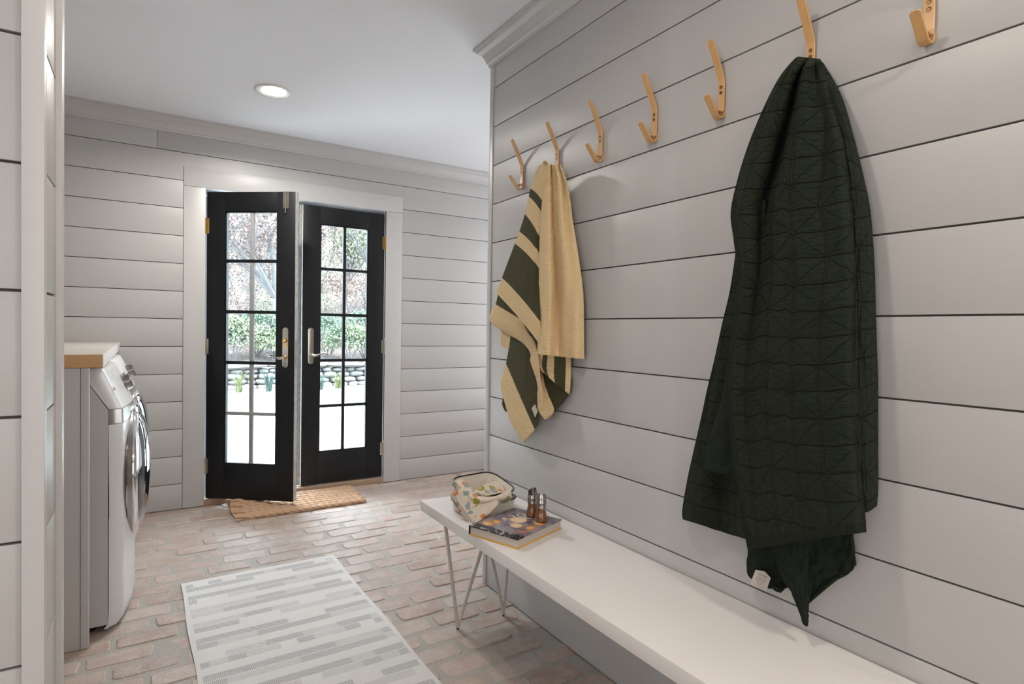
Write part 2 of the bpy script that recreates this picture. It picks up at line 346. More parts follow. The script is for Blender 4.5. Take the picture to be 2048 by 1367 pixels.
# ------------------------------------------------------------------ brick floor
fl = empty('floor', (0, 0, 0), kind='structure')
bx('mortar_bed', M['mortar'], -2.7, 3.3, -2.3, YB+.012, -.10, -.0012, fl)
def brick_mesh(i):
    rnd = random.Random(i); L, W_ = .203, .094; pts = []
    rc = rnd.uniform(.010, .020)
    for cx, cy, a0 in ((L/2-rc, W_/2-rc, 0), (-L/2+rc, W_/2-rc, PI/2), (-L/2+rc, -W_/2+rc, PI), (L/2-rc, -W_/2+rc, 1.5*PI)):
        jx, jy = rnd.uniform(-.005, .002), rnd.uniform(-.004, .0015); sx_, sy_2 = (1 if cx > 0 else -1), (1 if cy > 0 else -1)
        for k in range(3): a = a0+PI/4*k; pts.append((cx+sx_*jx+rc*math.cos(a), cy+sy_2*jy+rc*math.sin(a)))
        if a0 in (0, PI):
            for f in (-.2, .2): pts.append(((-f if cy > 0 else f)*L, cy/abs(cy)*(W_/2+rnd.uniform(-.003, .002))))
    n = len(pts)
    vs = [(x, y, -.012) for x, y in pts] + [(x, y, -.0012) for x, y in pts] + [(x-(.0035 if x > 0 else -.0035), y-(.0035 if y > 0 else -.0035), .0020) for x, y in pts]
    fs = [(i_*n+k, i_*n+(k+1) % n, (i_+1)*n+(k+1) % n, (i_+1)*n+k) for i_ in (0, 1) for k in range(n)] + [tuple(2*n+k for k in range(n))]
    me = bpy.data.meshes.new('brick'); me.from_pydata(vs, [], fs); me.materials.append(M['brick']); return me
BM = [brick_mesh(i) for i in range(12)]
def inview(x, y):
    d = Vector((x, y, 0)) - CAMP; z = d.dot(FW)
    if z < .3: return None
    return 1024+F*d.dot(RT)/z, 683.5-F*d.dot(UP)/z, z
cand = []
r_ = 0; y = YB - .05
while y > -2.2:
    x = -2.6 + (.109 if r_ % 2 else 0) + R(-.02, .02) - .021
    while x < 3.2:
        xx = x + .1; x += .2 + R(.016, .026)
        if y < 1.27 and (xx > XW-.02) or (xx > XW-.01 and y < 2.40) or (-2.62 < xx < -.2 and 1.06 < y < 1.28): continue
        if xx < -.9 and y > 1.2: continue
        p = inview(xx, y); vis = 0
        if p and -60 < p[0] < 2100 and p[1] < 1440 and not (-.9 < xx < -.25 and y > 2.6):
            vis = 1
            if .22 < xx < .80 and 2.0 < y < 3.0: vis = 0
        cand.append((vis, -(p[2] if p else 9), xx, y))
    y -= .1125; r_ += 1
cand.sort(reverse=True)
far = MB()
for k, (vis, nd, x, y) in enumerate(cand):
    sx, sy = R(.95, 1.03), R(.93, 1.06); rz = R(-.026, .026); dz = R(-.0030, .0022); me = BM[random.randrange(12)]
    if vis and k < 298:
        o = bpy.data.objects.new('brick', me); COL.objects.link(o); o.parent = fl
        o.location = (x+R(-.003, .003), y+R(-.003, .003), dz); o.rotation_euler = (R(-.006, .006), R(-.006, .006), rz); o.scale = (sx, sy, 1)
    elif nd > -7 or y > -1:
        T = Matrix.Translation((x, y, dz)) @ Matrix.Rotation(rz, 4, 'Z') @ Matrix.Diagonal((sx, sy, 1, 1))
        far.add([T @ v.co for v in me.vertices], [tuple(p.vertices) for p in me.polygons])
fo = far.build('brick', M['brick'], fl); tag(fo, kind='stuff')

# ------------------------------------------------------------------ french doors
def leaf(name, lab, hx, hy, ang, sgn, outer_mat):
    # local frame: x from the hinge to the free edge, y=0 inner face, +y outwards
    r = empty(name, (hx, hy, 0), kind='structure'); tag(r, lab)
    r.rotation_euler = (0, 0, ang)
    L, T, z0, z1, g0, g1 = .612, .044, .052, 2.095, .285, 1.968
    a, b_ = .128, .488
    S = lambda x0, x1: (min(sgn*x0, sgn*x1), max(sgn*x0, sgn*x1))
    def P(nm, mat, x0, x1, y0, y1, za, zb, bev=.0015, par=None): q = S(x0, x1); return bx(nm, mat, q[0], q[1], y0, y1, za, zb, par or r, bev)
    P('stile', M['black'], 0.003, a, 0, T, z0, z1); P('stile', M['black'], b_, L, 0, T, z0, z1)
    P('rail', M['black'], a, b_, .0005, T-.0005, z0, g0); P('rail', M['black'], a, b_, .0005, T-.0005, g1, z1)
    # sticking around the glass
    P('glazing_bead', M['black'], a, a+.008, .008, .034, g0, g1, 0); P('glazing_bead', M['black'], b_-.008, b_, .008, .034, g0, g1, 0)
    P('glazing_bead', M['black'], a, b_, .008, .034, g0, g0+.008, 0); P('glazing_bead', M['black'], a, b_, .008, .034, g1-.008, g1, 0)
    wm = M['weathered'] if sgn > 0 else M['black']
    c0 = (a+b_)/2; hs = [.6255, .9655, 1.3035, 1.6405]
    P('muntin', wm, c0-.011, c0+.011, .010, .034, g0, g1, .002)
    for i, h in enumerate(hs): P('muntin', wm if i == 0 else M['black'], a, b_, .009, .035, h-.011, h+.011, .002)
    zs = [g0]+hs+[g1]
    for i in range(5):
        for (xa, xb) in ((a, c0-.009), (c0+.009, b_)): P('pane', M['glass'], xa+.001, xb-.001, .020, .0235, zs[i]+(.009 if i else .001), zs[i+1]-.009, 0)
    # edge strip
    P('edge_strip', M['edgegrey'], L, L+.0025, .002, T, z0, z1, 0)
    P('outer_face', outer_mat, .004, a-.002, T, T+.002, z0, z1, 0); P('outer_face', outer_mat, b_+.002, L, T, T+.002, z0, z1, 0)
    # hinges
    for h, mt in ((1.87, 'brass'), (1.07, 'nickel'), (.27, 'nickel')):
        hb = MB(); hb.tube([(-sgn*.004, -.007, h-.052), (-sgn*.004, -.007, h+.052)], .0075, 10)
        hb.tube([(-sgn*.004, -.007, h-.058), (-sgn*.004, -.007, h-.052)], [.004, .0075], 10); hb.tube([(-sgn*.004, -.007, h+.052), (-sgn*.004, -.007, h+.058)], [.0075, .004], 10)
        q = S(-.002, .020); hb.box(q[0], q[1], -.003, 0, h-.05, h+.05); q = S(-.024, -.006) ; 
        o = hb.build('hinge', M[mt], r, smooth=True); 
        if mt == 'brass': tag(o, 'bright brass hinge')
    # escutcheon plate with rounded ends, lever
    px = .553
    pl = MB(); poly = []
    for k in range(13): poly.append((.020*math.cos(PI*k/12), 1.188+.017*math.sin(PI*k/12)))
    for k in range(13): poly.append((-.020*math.cos(PI*k/12), .957-.017*math.sin(PI*k/12)))
    pl.prism(poly, lambda u, v, t_: (sgn*px+u, t_, v), -.007, 0)
    plo = pl.build('lock_plate', M['nickel'], r, bevel=.002)
    sc = MB()
    for zz in (1.185, .957): sc.lathe([(.005, 0), (.005, .002), (.002, .003)], 12, Matrix.Translation((sgn*px, -.007, zz)) @ Matrix.Rotation(PI/2, 4, 'X'))
    sc.build('screw', M['nickel'], plo, smooth=True)
    if sgn > 0:
        k = MB(); k.lathe([(.013, 0), (.013, .016), (.010, .022)], 20, Matrix.Translation((sgn*px, -.007, 1.118)) @ Matrix.Rotation(PI/2, 4, 'X')); k.box(px-.003, px+.003, -.040, -.026, 1.105, 1.131)
        k.box(px-.013, px+.013, -.012, -.007, 1.075, 1.10)
        k.build('thumb_turn', M['brass'], r, smooth=True)
    rs = MB(); rs.lathe([(.013, 0), (.013, .004), (.009, .008), (.008, .030), (.011, .034)], 20, Matrix.Translation((sgn*px, -.007, 1.008)) @ Matrix.Rotation(PI/2, 4, 'X'))
    ro = rs.build('handle_rose', M['brass'] if sgn > 0 else M['nickel'], r, smooth=True)
    lv = MB(); pts = [(0, -.038, 1.008), (.012, -.043, 1.005), (.035, -.045, 1.004), (.06, -.043, 1.014), (.085, -.040, 1.020), (.110, -.038, 1.017), (.122, -.038, 1.010)]
    lv.tube([(sgn*px-sgn*p[0], p[1], p[2]) for p in pts], [.009, .011, .012, .008, .006, .005, .003], 10); lv.build('lever', M['chrome'] if sgn > 0 else M['nickel'], r, smooth=True)
    if sgn > 0:
        sb = MB(); x0 = .528; sb.box(x0, x0+.016, -.004, 0, 1.985, 2.09); sb.box(x0+.024, x0+.040, -.004, 0, 1.985, 2.09); sb.box(x0, x0+.040, -.0025, 0, 1.985, 2.09)
        sb.tube([(x0+.020, -.009, 1.955), (x0+.020, -.009, 2.09)], .0042, 10)
        for zz in (1.995, 2.08):
            for xx in (x0+.006, x0+.034): sb.lathe([(.004, 0), (.003, .002)], 8, Matrix.Translation((xx, -.004, zz)) @ Matrix.Rotation(PI/2, 4, 'X'))
        sb.build('slide_bolt', M['nickel'], r, bevel=0, smooth=True)
        lt = MB(); lt.box(L+.0025, L+.0045, .012, .030, .93, 1.12); lt.box(L+.0045, L+.012, .016, .026, 1.00, 1.02); lt.build('latch_plate', M['nickel'], r)
    else:
        q = S(L-.001, L+.030); bx('astragal', outer_mat, q[0], q[1], T-.004, T+.012, z0, z1, r, .002)
        q = S(L+.004, L+.020); bx('weather_strip', M['edgegrey'], q[0], q[1], T-.010, T-.004, z0, z1, r)
    return r
leaf('door_1', 'black ten-pane french door leaf on the left, swung open into the room', .345, YB+.004, math.radians(-37), 1, M['teal'])
leaf('door_2', 'black ten-pane french door leaf on the right, standing closed', 1.577, YB+.006, 0, -1, M['teal'])

# ------------------------------------------------------------------ recessed light
rl = empty('ceiling_light', (.615, 3.549, ZC), 'round white recessed ceiling light, switched on, in front of the doors', 'light')
b = MB(); b.lathe([(.099, 0), (.099, -.004), (.094, -.007), (.078, -.006), (.066, -.0015)], 48, cap=False); b.build('trim_ring', M['bench'], rl, smooth=True)
t = NT('lit_lens'); t.base(g(.9)); t.set(Emission_Color=(1, .97, .92, 1), Emission_Strength=16.0); M['lens'] = t.m
b = MB(); b.lathe([(.068, -.0012), (.03, -.003), (.001, -.0035)], 40, cap=False); b.build('lens', M['lens'], rl, smooth=True)
lamp('can_beam', 'AREA', (.615, 3.549, ZC-.012), 11, (1, .96, .91), to=(.615, 3.549, 0), shape='DISK', size=.13, spread=2.75)
for (x, y, e) in ((.35, .9, 4.0), (.9, -.5, 7)):
    lamp('can_beam', 'AREA', (x, y, ZC-.012), e, (1, .91, .80), to=(x, y, 0), shape='DISK', size=.13, spread=2.75)

# ------------------------------------------------------------------ laundry counter, panel, washers
ct = empty('countertop', (-.5, 3.5, 1.05), 'long laundry countertop with an oak front edge, above the washers', 'countertop')
ct.location = (0, 0, 0)
bx('slab', M['counter'], -.865, -.133, 2.655, YB-.002, 1.049, 1.0978, ct, .0015)
bx('end_edge', M['oak'], -.865, -.133, 2.648, 2.655, 1.049, 1.0975, ct, .001)
bx('front_edge', M['bench'], -.133, -.131, 2.648, YB-.002, 1.049, 1.0975, ct, .0008)  # white finish paints in the sheen along this edge
pn = empty('end_panel', (0, 0, 0), 'pale grey painted end panel standing under the countertop beside the washer', 'panel')
bx('board', M['wall'], -.865, -.200, 2.652, 2.672, .003, 1.048, pn, .001)
bx('stile', M['trim'], -.1985, -.174, 2.650, 2.692, .003, 1.048, pn, .001)
bx('rear_board', M['wall'], -.865, -.1985, 2.673, 2.690, .003, 1.048, pn)

def washer(yc, lab, with_text):
    r = empty('washing_machine', (-.5, yc, 0), lab, 'washing machine', 'front-loading laundry machines under the counter')
    hw = .3435; Z0, Z1 = .028, 1.036
    def ring(zr, xb, xe, bow, ry=.03, n=24):      # rounded plan outline, xe = front at the sides
        pts = [(xb, -hw), ]
        for k in range(n+1):
            s_ = -1+2*k/n; yy = s_*hw; t_ = abs(s_); xx = xe + bow*(1-t_**2.2) - (.034*max(0, (t_-.90)/.10)**2.4)
            pts.append((xx, yy))
        pts.append((xb, hw)); return [(x+.5, y_, zr) for x, y_ in pts]
    # shell (rear body)
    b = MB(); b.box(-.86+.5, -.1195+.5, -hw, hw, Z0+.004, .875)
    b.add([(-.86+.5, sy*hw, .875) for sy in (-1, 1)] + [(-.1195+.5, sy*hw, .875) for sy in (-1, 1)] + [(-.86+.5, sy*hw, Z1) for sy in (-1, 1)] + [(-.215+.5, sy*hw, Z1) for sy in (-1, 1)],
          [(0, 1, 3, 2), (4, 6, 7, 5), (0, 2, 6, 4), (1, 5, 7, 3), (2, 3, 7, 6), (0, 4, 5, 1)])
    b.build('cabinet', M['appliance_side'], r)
    # bowed front panel
    def loft(sections, name, mat):
        q = MB(); n = len(sections[0]); vs = [p for s_ in sections for p in s_]
        fs = [(i*n+k, i*n+(k+1) % n, (i+1)*n+(k+1) % n, (i+1)*n+k) for i in range(len(sections)-1) for k in range(n)]
        fs += [tuple(range(n)), tuple((len(sections)-1)*n+k for k in range(n))]
        q.add(vs, fs); return q.build(name, mat, r, smooth=True, angle=50)
    xe = -.083
    loft([ring(Z0-.012, -.117, xe-.016, .040), ring(Z0+.008, -.117, xe-.003, .046), ring(Z0+.05, -.117, xe, .048), ring(.45, -.117, xe+.001, .048), ring(.818, -.117, xe-.002, .046)], 'front_panel', M['appliance'])
    loft([ring(.820, -.117, xe-.001, .046), ring(.876, -.117, xe-.003, .044)], 'silver_band', M['steelgrey'])
    secs = []
    for zz, dx in ((.878, 0), (.92, -.018), (.97, -.038), (1.015, -.056), (1.034, -.066), (1.038, -.074)):
        xb = -.117 - max(0, (zz-.878))*.62
        secs.append(ring(zz, xb, xe+dx-.002, .040))
    loft(secs, 'control_panel', M['appliance'])
    # knobs on the slanted console
    tilt = math.radians(68)
    for dy, zz, rr, hh in ((-.02, .955, .034, .030), (.09, .975, .016, .016)):
        X = xe + .5 + .037 - (zz-.878)*.42
        Mx = Matrix.Translation((X, dy, zz)) @ Matrix.Rotation(tilt, 4, 'Y')
        k = MB(); k.lathe([(rr*1.12, -.006), (rr*1.12, .002), (rr*.9, .003), (rr*.88, hh*.85), (rr*.96, hh*.9), (rr*.94, hh), (rr*.5, hh+.001)], 28, Mx); k.build('dial' if rr > .02 else 'button', M['darkmetal'] if rr > .02 else M['chrome'], r, smooth=True, angle=40)
    # detergent drawer front
    q = MB(); q.box(-.070+.5, -.052+.5, -.30, -.17, .895, .935, Matrix.Translation((.012, 0, 0)) @ Matrix.Rotation(-.10, 4, 'Z')); 
    # round door: chrome ring and dark bulging glass
    dz = .575
    D = Matrix.Translation((-.043+.5, 0, dz)) @ Matrix.Rotation(PI/2, 4, 'Y')
    b = MB(); b.lathe([(.255, -.01), (.286, -.02), (.290, .006), (.284, .018), (.270, .023), (.257, .018)], 64, D, cap=False); dr = b.build('door', M['chrome'], r, smooth=True, angle=60)
    b = MB(); b.lathe([(.259, .012), (.250, .026), (.215, .045), (.155, .060), (.08, .068), (.001, .069)], 64, D, cap=False); b.build('door_glass', M['dglass'], dr, smooth=True, angle=80)
    b = MB(); b.lathe([(.302, -.015), (.296, .001), (.287, .003)], 64, D, cap=False); b.build('door_gasket', M['steelgrey'], dr, smooth=True)
    # feet
    for fx in (-.80+.5, -.18+.5):
        for fy in (-.28, .28):
            ft = MB(); ft.lathe([(.022, .001), (.022, .010), (.012, .014), (.012, .036)], 14, Matrix.Translation((fx, fy, 0))); ft.build('foot', M['rim'], r, smooth=True)
    if with_text:
        cu = bpy.data.curves.new('letters', 'FONT'); cu.body = 'SAMSUNG'; cu.size = .021; cu.extrude = .0004; cu.align_x = 'CENTER'
        to = bpy.data.objects.new('tmp', cu); COL.objects.link(to)
        me = bpy.data.meshes.new_from_object(to); bpy.data.objects.remove(to)
        X = xe+.5+.006-(.962-.878)*.42+.006
        me.transform(Matrix.Translation((X+.001, -.265, .948)) @ Matrix.Rotation(.20, 4, 'Z') @ Matrix.Rotation(-.40, 4, 'Y') @ Matrix(((0, 0, 1, 0), (1, 0, 0, 0), (0, 1, 0, 0), (0, 0, 0, 1))))
        mesh_obj('lettering', me, M['darkmetal'], r)
    return r
washer(2.752+.3435, 'white front-loading washing machine with a chrome round door, nearest the end panel', True)
washer(3.455+.3435, 'white front-loading machine with a chrome round door, farther one by the back wall', True)

# ------------------------------------------------------------------ hooks
def hook(y, lab):
    r = empty('coat_hook', (XW, y, 1.86), lab, 'hook', 'bentwood hooks in a row on the right wall')
    def strip(path, th, w_, name):
        # path = (distance from wall, z) centre line; flat ribbon
        b = MB(); n = len(path); vs = []; 
        for i, (d, z) in enumerate(path):
            p0 = path[max(i-1, 0)]; p1 = path[min(i+1, n-1)]; tx, tz = p1[0]-p0[0], p1[1]-p0[1]; L = math.hypot(tx, tz); nx, nz = -tz/L, tx/L
            ww = w_
            if i == 0: ww = w_*.55
            if i == 1: ww = w_*.9
            if name == 'lower_arm' and i == n-1: ww = w_*.55
            for sx_, sy2 in ((-1, -1), (1, -1), (1, 1), (-1, 1)):
                vs.append((-(d+nx*th/2*sx_), sy2*ww/2, z+nz*th/2*sx_))
        fs = [(i*4+k, i*4+(k+1) % 4, (i+1)*4+(k+1) % 4, (i+1)*4+k) for i in range(n-1) for k in range(4)] + [(0, 1, 2, 3), tuple((n-1)*4+k for k in range(4))]
        b.add(vs, fs); o = b.build(name, M['bamboo'], r, smooth=True, bevel=.0008, seg=1, angle=40); return o
    T_ = .0045
    back = [(.0605, 2.024), (.0585, 2.0205), (.044, 1.996), (.028, 1.967), (.013, 1.937), (.0085, 1.928), (.0070, 1.918), (.0068, 1.88), (.0070, 1.850), (.0085, 1.842), (.013, 1.836), (.020, 1.8345), (.026, 1.8375)]
    strip([(d, z-1.86) for d, z in back], T_, .0215, 'upper_arm')
    low = [(.0026, 1.855), (.0026, 1.836), (.0045, 1.826), (.010, 1.820), (.018, 1.8175), (.026, 1.8195), (.032, 1.825), (.042, 1.838), (.056, 1.855), (.0665, 1.868), (.069, 1.871)]
    strip([(d, z-1.86) for d, z in low], T_, .0215, 'lower_arm')
    sc = MB()
    for z in (1.906, 1.891): sc.lathe([(.0052, .0), (.0050, .0006), (.0035, .0002), (.001, .0004)], 16, Matrix.Translation((-.0092, 0, z-1.86)) @ Matrix.Rotation(-PI/2, 4, 'Y'))
    sc.build('screw', M['screw'], r, smooth=True)
    return r
labs = ['bentwood hook at the far end, next to the wall corner', 'bentwood hook holding the tan striped throw', 'bentwood hook just right of the tan throw, empty', 'bentwood hook in the middle of the empty three', 'bentwood hook just left of the green quilt, empty', 'bentwood hook holding the green quilt', 'bentwood hook nearest the camera, cut by the top edge']
HY = [2.121, 1.866, 1.608, 1.348, 1.093, .833, .579]
h0 = hook(HY[0], labs[0])
for y, lb in zip(HY[1:], labs[1:]):
    c_ = h0.copy(); COL.objects.link(c_); c_.location = (XW, y, 1.86); c_['label'] = lb
    for ch in list(h0.children):
        d_ = ch.copy(); COL.objects.link(d_); d_.parent = c_

# ------------------------------------------------------------------ hanging cloth
def cr(p, t_):                       # catmull-rom through the control rows
    n = len(p)-1; x = min(max(t_, 0), 1)*n; i = min(int(x), n-1); f = x-i
    a, b_, c_, d_ = p[max(i-1, 0)], p[i], p[i+1], p[min(i+2, n)]
    return [0.5*((2*b_[k])+(-a[k]+c_[k])*f+(2*a[k]-5*b_[k]+4*c_[k]-d_[k])*f*f+(-a[k]+3*b_[k]-3*c_[k]+d_[k])*f**3) for k in range(len(b_))]
def cloth(name, Ls, Rs, nu, nv, mats, parent, depth=None, mat_of=None, thick=.006, uvo=(0, 0), bow=0, plane='x', wob=.001, seed=0):
    me = bpy.data.meshes.new(name); vs = []; uv = []; P3 = []
    for j in range(nv+1):
        v = j/nv; L = cr(Ls, v); Rr = cr(Rs, v); row = []
        for i in range(nu+1):
            u = i/nu; px = L[0]+(Rr[0]-L[0])*u; py = L[1]+(Rr[1]-L[1])*u - bow*math.sin(PI*u)*(1 if 0 < v else 0)
            X = L[2]+(Rr[2]-L[2])*u
            if depth: X -= depth(u, v)
            nn = noise.noise(Vector((u*7+seed, v*11, seed*3.1)))
            X -= nn*wob*3
            p = on_x(px, py, X) if plane == 'x' else on_y(px, py, X)
            row.append(p)
        P3.append(row)
    ulen = [[0]*(nu+1) for _ in range(nv+1)]; vlen = [[0]*(nu+1) for _ in range(nv+1)]
    for j in range(nv+1):
        for i in range(1, nu+1): ulen[j][i] = ulen[j][i-1] + (P3[j][i]-P3[j][i-1]).length
    mid = nu//2
    for j in range(nv+1):
        if j: 
            for i in range(nu+1): vlen[j][i] = vlen[j-1][i] + (P3[j][i]-P3[j-1][i]).length
    for j in range(nv+1):
        c0 = ulen[j][mid]
        for i in range(nu+1): vs.append(P3[j][i]); uv.append((ulen[j][i]-c0+uvo[0], (vlen[j][i]*.35+vlen[j][mid]*.65)+uvo[1]))
    fs = [(j*(nu+1)+i, j*(nu+1)+i+1, (j+1)*(nu+1)+i+1, (j+1)*(nu+1)+i) for j in range(nv) for i in range(nu)]
    me.from_pydata(vs, [], fs); me.update(); ul = me.uv_layers.new(name='UVMap')
    for p in me.polygons:
        for li in p.loop_indices: ul.data[li].uv = uv[me.loops[li].vertex_index]
        if mat_of: p.material_index = mat_of(((p.index % nu)+.5)/nu, ((p.index//nu)+.5)/nv)
        p.use_smooth = True
    o = mesh_obj(name, me, mats, parent)
    md = o.modifiers.new('thickness', 'SOLIDIFY'); md.thickness = thick; md.offset = 0
    return o

# green quilt
ql = empty('quilt', (XW-.05, .83, 1.85), 'dark green quilted blanket hanging from a hook above the bench', 'blanket'); ql.location = (0, 0, 0)
Q = [M['quilt'], M['hem'], M['backing']]
def ss(a, b_, x): x = min(max((x-a)/(b_-a), 0), 1); return x*x*(3-2*x)
FL = [(1592, 119, 1.292), (1560, 158, 1.292), (1527, 222, 1.300), (1497, 296, 1.305), (1477, 362, 1.300), (1464, 425, 1.295), (1470, 480, 1.285), (1477, 545, 1.275), (1471, 620, 1.27), (1462, 685, 1.265), (1455, 745, 1.26), (1456, 800, 1.26), (1461, 860, 1.26), (1467, 915, 1.26), (1476, 975, 1.26), (1486, 1040, 1.26), (1497, 1098, 1.26)]
FR0 = [(1640, 121, 1.300), (1655, 160, 1.296), (1672, 205, 1.29), (1686, 262, 1.28), (1697, 330, 1.27), (1704, 400, 1.262), (1708, 465, 1.256), (1711, 530, 1.25), (1712, 600, 1.245), (1713, 665, 1.243), (1714, 725, 1.242), (1716, 785, 1.242), (1717, 840, 1.242), (1719, 895, 1.242), (1722, 945, 1.242), (1728, 1005, 1.242), (1731, 1062, 1.242)]
def curve_at(c, y):
    for p, q in zip(c, c[1:]):
        if p[1] <= y <= q[1]: f = (y-p[1])/(q[1]-p[1]); return p[0]+(q[0]-p[0])*f, p[2]+(q[2]-p[2])*f
    e = c[0] if y < c[0][1] else c[-1]; return e[0], e[2]
FR = []
for i_, p in enumerate(FL):
    f_ = i_/(len(FL)-1); sh = 62*math.sin(min(1, f_*2.2)*PI/2)*(1-f_) + 36*f_
    y_ = max(124+i_*6, p[1]-sh); x_, X_ = curve_at(FR0, y_); FR.append((x_, y_, X_))
FL = [(1600, 121, 1.343)]+FL; FR = [(1636, 121, 1.343)]+FR
def fdepth(u, v):
    top = 1-ss(.25, .75, v)
    a = 0
    c1 = .44+.02*math.sin(v*3) - .30*ss(.05, .6, v)       # the deep crease under the hook drifting left
    a -= (.030*top+.006)*math.exp(-((u-c1)/(.060+.03*v))**2)
    c2 = c1-.17+.03*v
    a += (.020*top+.006)*math.exp(-((u-c2)/.09)**2)
    a += .012*top*math.exp(-((u-(c1+.14))/.07)**2)
    a += .014*math.exp(-((u-.62-.1*v)/.2)**2)*(.4+.6*v)
    a -= .028*ss(.90, 1.0, u) + .020*ss(.10, 0.0, u)
    a += .006*math.sin(u*13+v*3)*(.4+.6*top)
    # quilt puff between stitches
    a += .0016*abs(math.sin(v*PI*17))
    a += .05*ss(0, .10, v)*0
    return a*ss(.04, .10, v)
def fmat(u, v):
    if v > .975: return 1
    if u < .045 and v > .33: return 1
    return 0
cloth('front_fold', FL, FR, 84, 230, Q, ql, fdepth, fmat, .008, wob=.0022, seed=1)
# right back fold
GL = [(1636, 130, 1.325), (1662, 190, 1.30), (1685, 262, 1.292), (1700, 345, 1.288), (1708, 440, 1.285), (1710, 530, 1.282), (1710, 660, 1.28), (1713, 780, 1.28), (1716, 900, 1.28), (1724, 980, 1.28), (1732, 1024, 1.28)]
GR = [(1643, 127, 1.350), (1679, 192, 1.343), (1704, 275, 1.345), (1726, 365, 1.345), (1738, 430, 1.345), (1746, 543, 1.345), (1749, 660, 1.345), (1752, 760, 1.345), (1752.5, 880, 1.345), (1752.5, 965, 1.345), (1750, 1010, 1.345)]
cloth('side_fold', GL, GR, 20, 160, Q, ql, lambda u, v: .010*math.sin(u*PI), lambda u, v: 1 if v > .965 else 0, .008, uvo=(.3, .02), wob=.0015, seed=2)
# left back fold
BL = [(1486, 400, 1.33), (1478, 470, 1.34), (1466, 556, 1.345), (1450, 630, 1.348), (1434, 705, 1.343), (1417, 774, 1.343), (1404, 836, 1.343), (1391, 895, 1.343), (1377, 958, 1.343), (1367, 1018, 1.343), (1368, 1038, 1.343)]
BR = [(1530, 400, 1.30), (1530, 470, 1.31), (1520, 556, 1.32), (1510, 630, 1.325), (1500, 705, 1.33), (1495, 774, 1.33), (1492, 836, 1.33), (1492, 900, 1.33), (1494, 970, 1.33), (1498, 1045, 1.33), (1502, 1080, 1.33)]
cloth('rear_fold', BL, BR, 34, 150, Q, ql, lambda u, v: .018*math.sin(u*PI*2.4)*ss(.3, 1, v), lambda u, v: 1 if v > .965 or (u < .03) else 0, .008, uvo=(.62, .0), wob=.0015, seed=3)
CL = [(1476, 560, 1.30), (1462, 680, 1.30), (1447, 790, 1.30), (1429, 850, 1.30), (1412, 906, 1.30), (1409, 940, 1.30)]
CR_ = [(1520, 560, 1.29), (1510, 680, 1.29), (1500, 790, 1.29), (1496, 850, 1.29), (1494, 915, 1.29), (1494, 955, 1.29)]
cloth('inner_fold', CL, CR_, 24, 90, Q, ql, lambda u, v: .006*math.sin(u*7), lambda u, v: 1 if v > .955 else 2, .006, wob=.0015, seed=4)
# hanging corners under the hem
KL = [(1500, 1070, 1.33), (1497, 1100, 1.335), (1495, 1132, 1.34), (1500, 1152, 1.34), (1530, 1170, 1.335), (1560, 1184, 1.33)]
KR = [(1600, 1070, 1.34), (1600, 1095, 1.34), (1597, 1120, 1.345), (1590, 1140, 1.345), (1583, 1158, 1.345), (1578, 1170, 1.345)]
cloth('lower_corner_back', KL, KR, 24, 40, Q, ql, lambda u, v: .006*math.sin(u*8), lambda u, v: 1 if v > .86 or u < .10 else 2, .007, wob=.002, seed=5)
UL = [(1612, 1060, 1.325), (1613, 1100, 1.325), (1614, 1140, 1.325), (1614, 1180, 1.325), (1614, 1206, 1.325)]
UR = [(1705, 1060, 1.335), (1707, 1092, 1.34), (1708, 1135, 1.345), (1668, 1160, 1.34), (1618, 1202, 1.33)]
cloth('lower_corner_right', UL, UR, 30, 50, Q, ql, lambda u, v: -.010*math.sin(u*PI), lambda u, v: 1 if u > .86 else 2, .007, wob=.002, seed=6)
TL = [(1538, 1070, 1.285), (1545, 1102, 1.285), (1560, 1141, 1.285), (1578, 1172, 1.29), (1594, 1205, 1.295), (1604, 1234, 1.30), (1610, 1249, 1.30)]
TR = [(1618, 1070, 1.290), (1617, 1100, 1.290), (1616, 1140, 1.292), (1616, 1178, 1.295), (1615, 1208, 1.30), (1615, 1236, 1.302), (1613, 1250, 1.302)]
cloth('lower_point', TL, TR, 26, 60, Q, ql, lambda u, v: .006*math.sin(u*PI), lambda u, v: 1 if u < .16 or v > .9 else 2, .007, wob=.002, seed=7)
# care tag: prongs of small print
tg = MB(); A = [on_x(1511, 1139, 1.325), on_x(1529, 1142, 1.325), on_x(1541, 1155, 1.325), on_x(1532, 1181, 1.325), on_x(1500, 1167, 1.325)]
n = len(A); tg.add([p for p in A]+[p+Vector((.0015, 0, 0)) for p in A], [tuple(range(n)), tuple(range(2*n-1, n-1, -1))]+[(i, (i+1) % n, n+(i+1) % n, n+i) for i in range(n)])
cream = simple('cream_label', (.55, .50, .44, 1), .8); ink = simple('label_ink', (.03, .03, .03, 1), .8); redink = simple('label_red_ink', (.35, .05, .02, 1), .8); blueink = simple('label_blue_ink', (.05, .06, .14, 1), .8)
tgo = tg.build('care_tag', cream, ql)
def textline(body, p0, p1, mat, parent, hgt):
    cu = bpy.data.curves.new('t', 'FONT'); cu.body = body; cu.size = 1; to = bpy.data.objects.new('tmp', cu); COL.objects.link(to)
    me = bpy.data.meshes.new_from_object(to); bpy.data.objects.remove(to)
    wd = max(v.co.x for v in me.vertices); d = p1-p0; L = d.length; X_ = d/L; N_ = Vector((-1, 0, 0)); Y_ = N_.cross(X_)
    T = Matrix.Translation(p0+N_*.0006) @ Matrix((X_, Y_, N_)).transposed().to_4x4() @ Matrix.Diagonal((L/wd, hgt, 1, 1)); me.transform(T)
    return mesh_obj('printed_line', me, mat, parent)
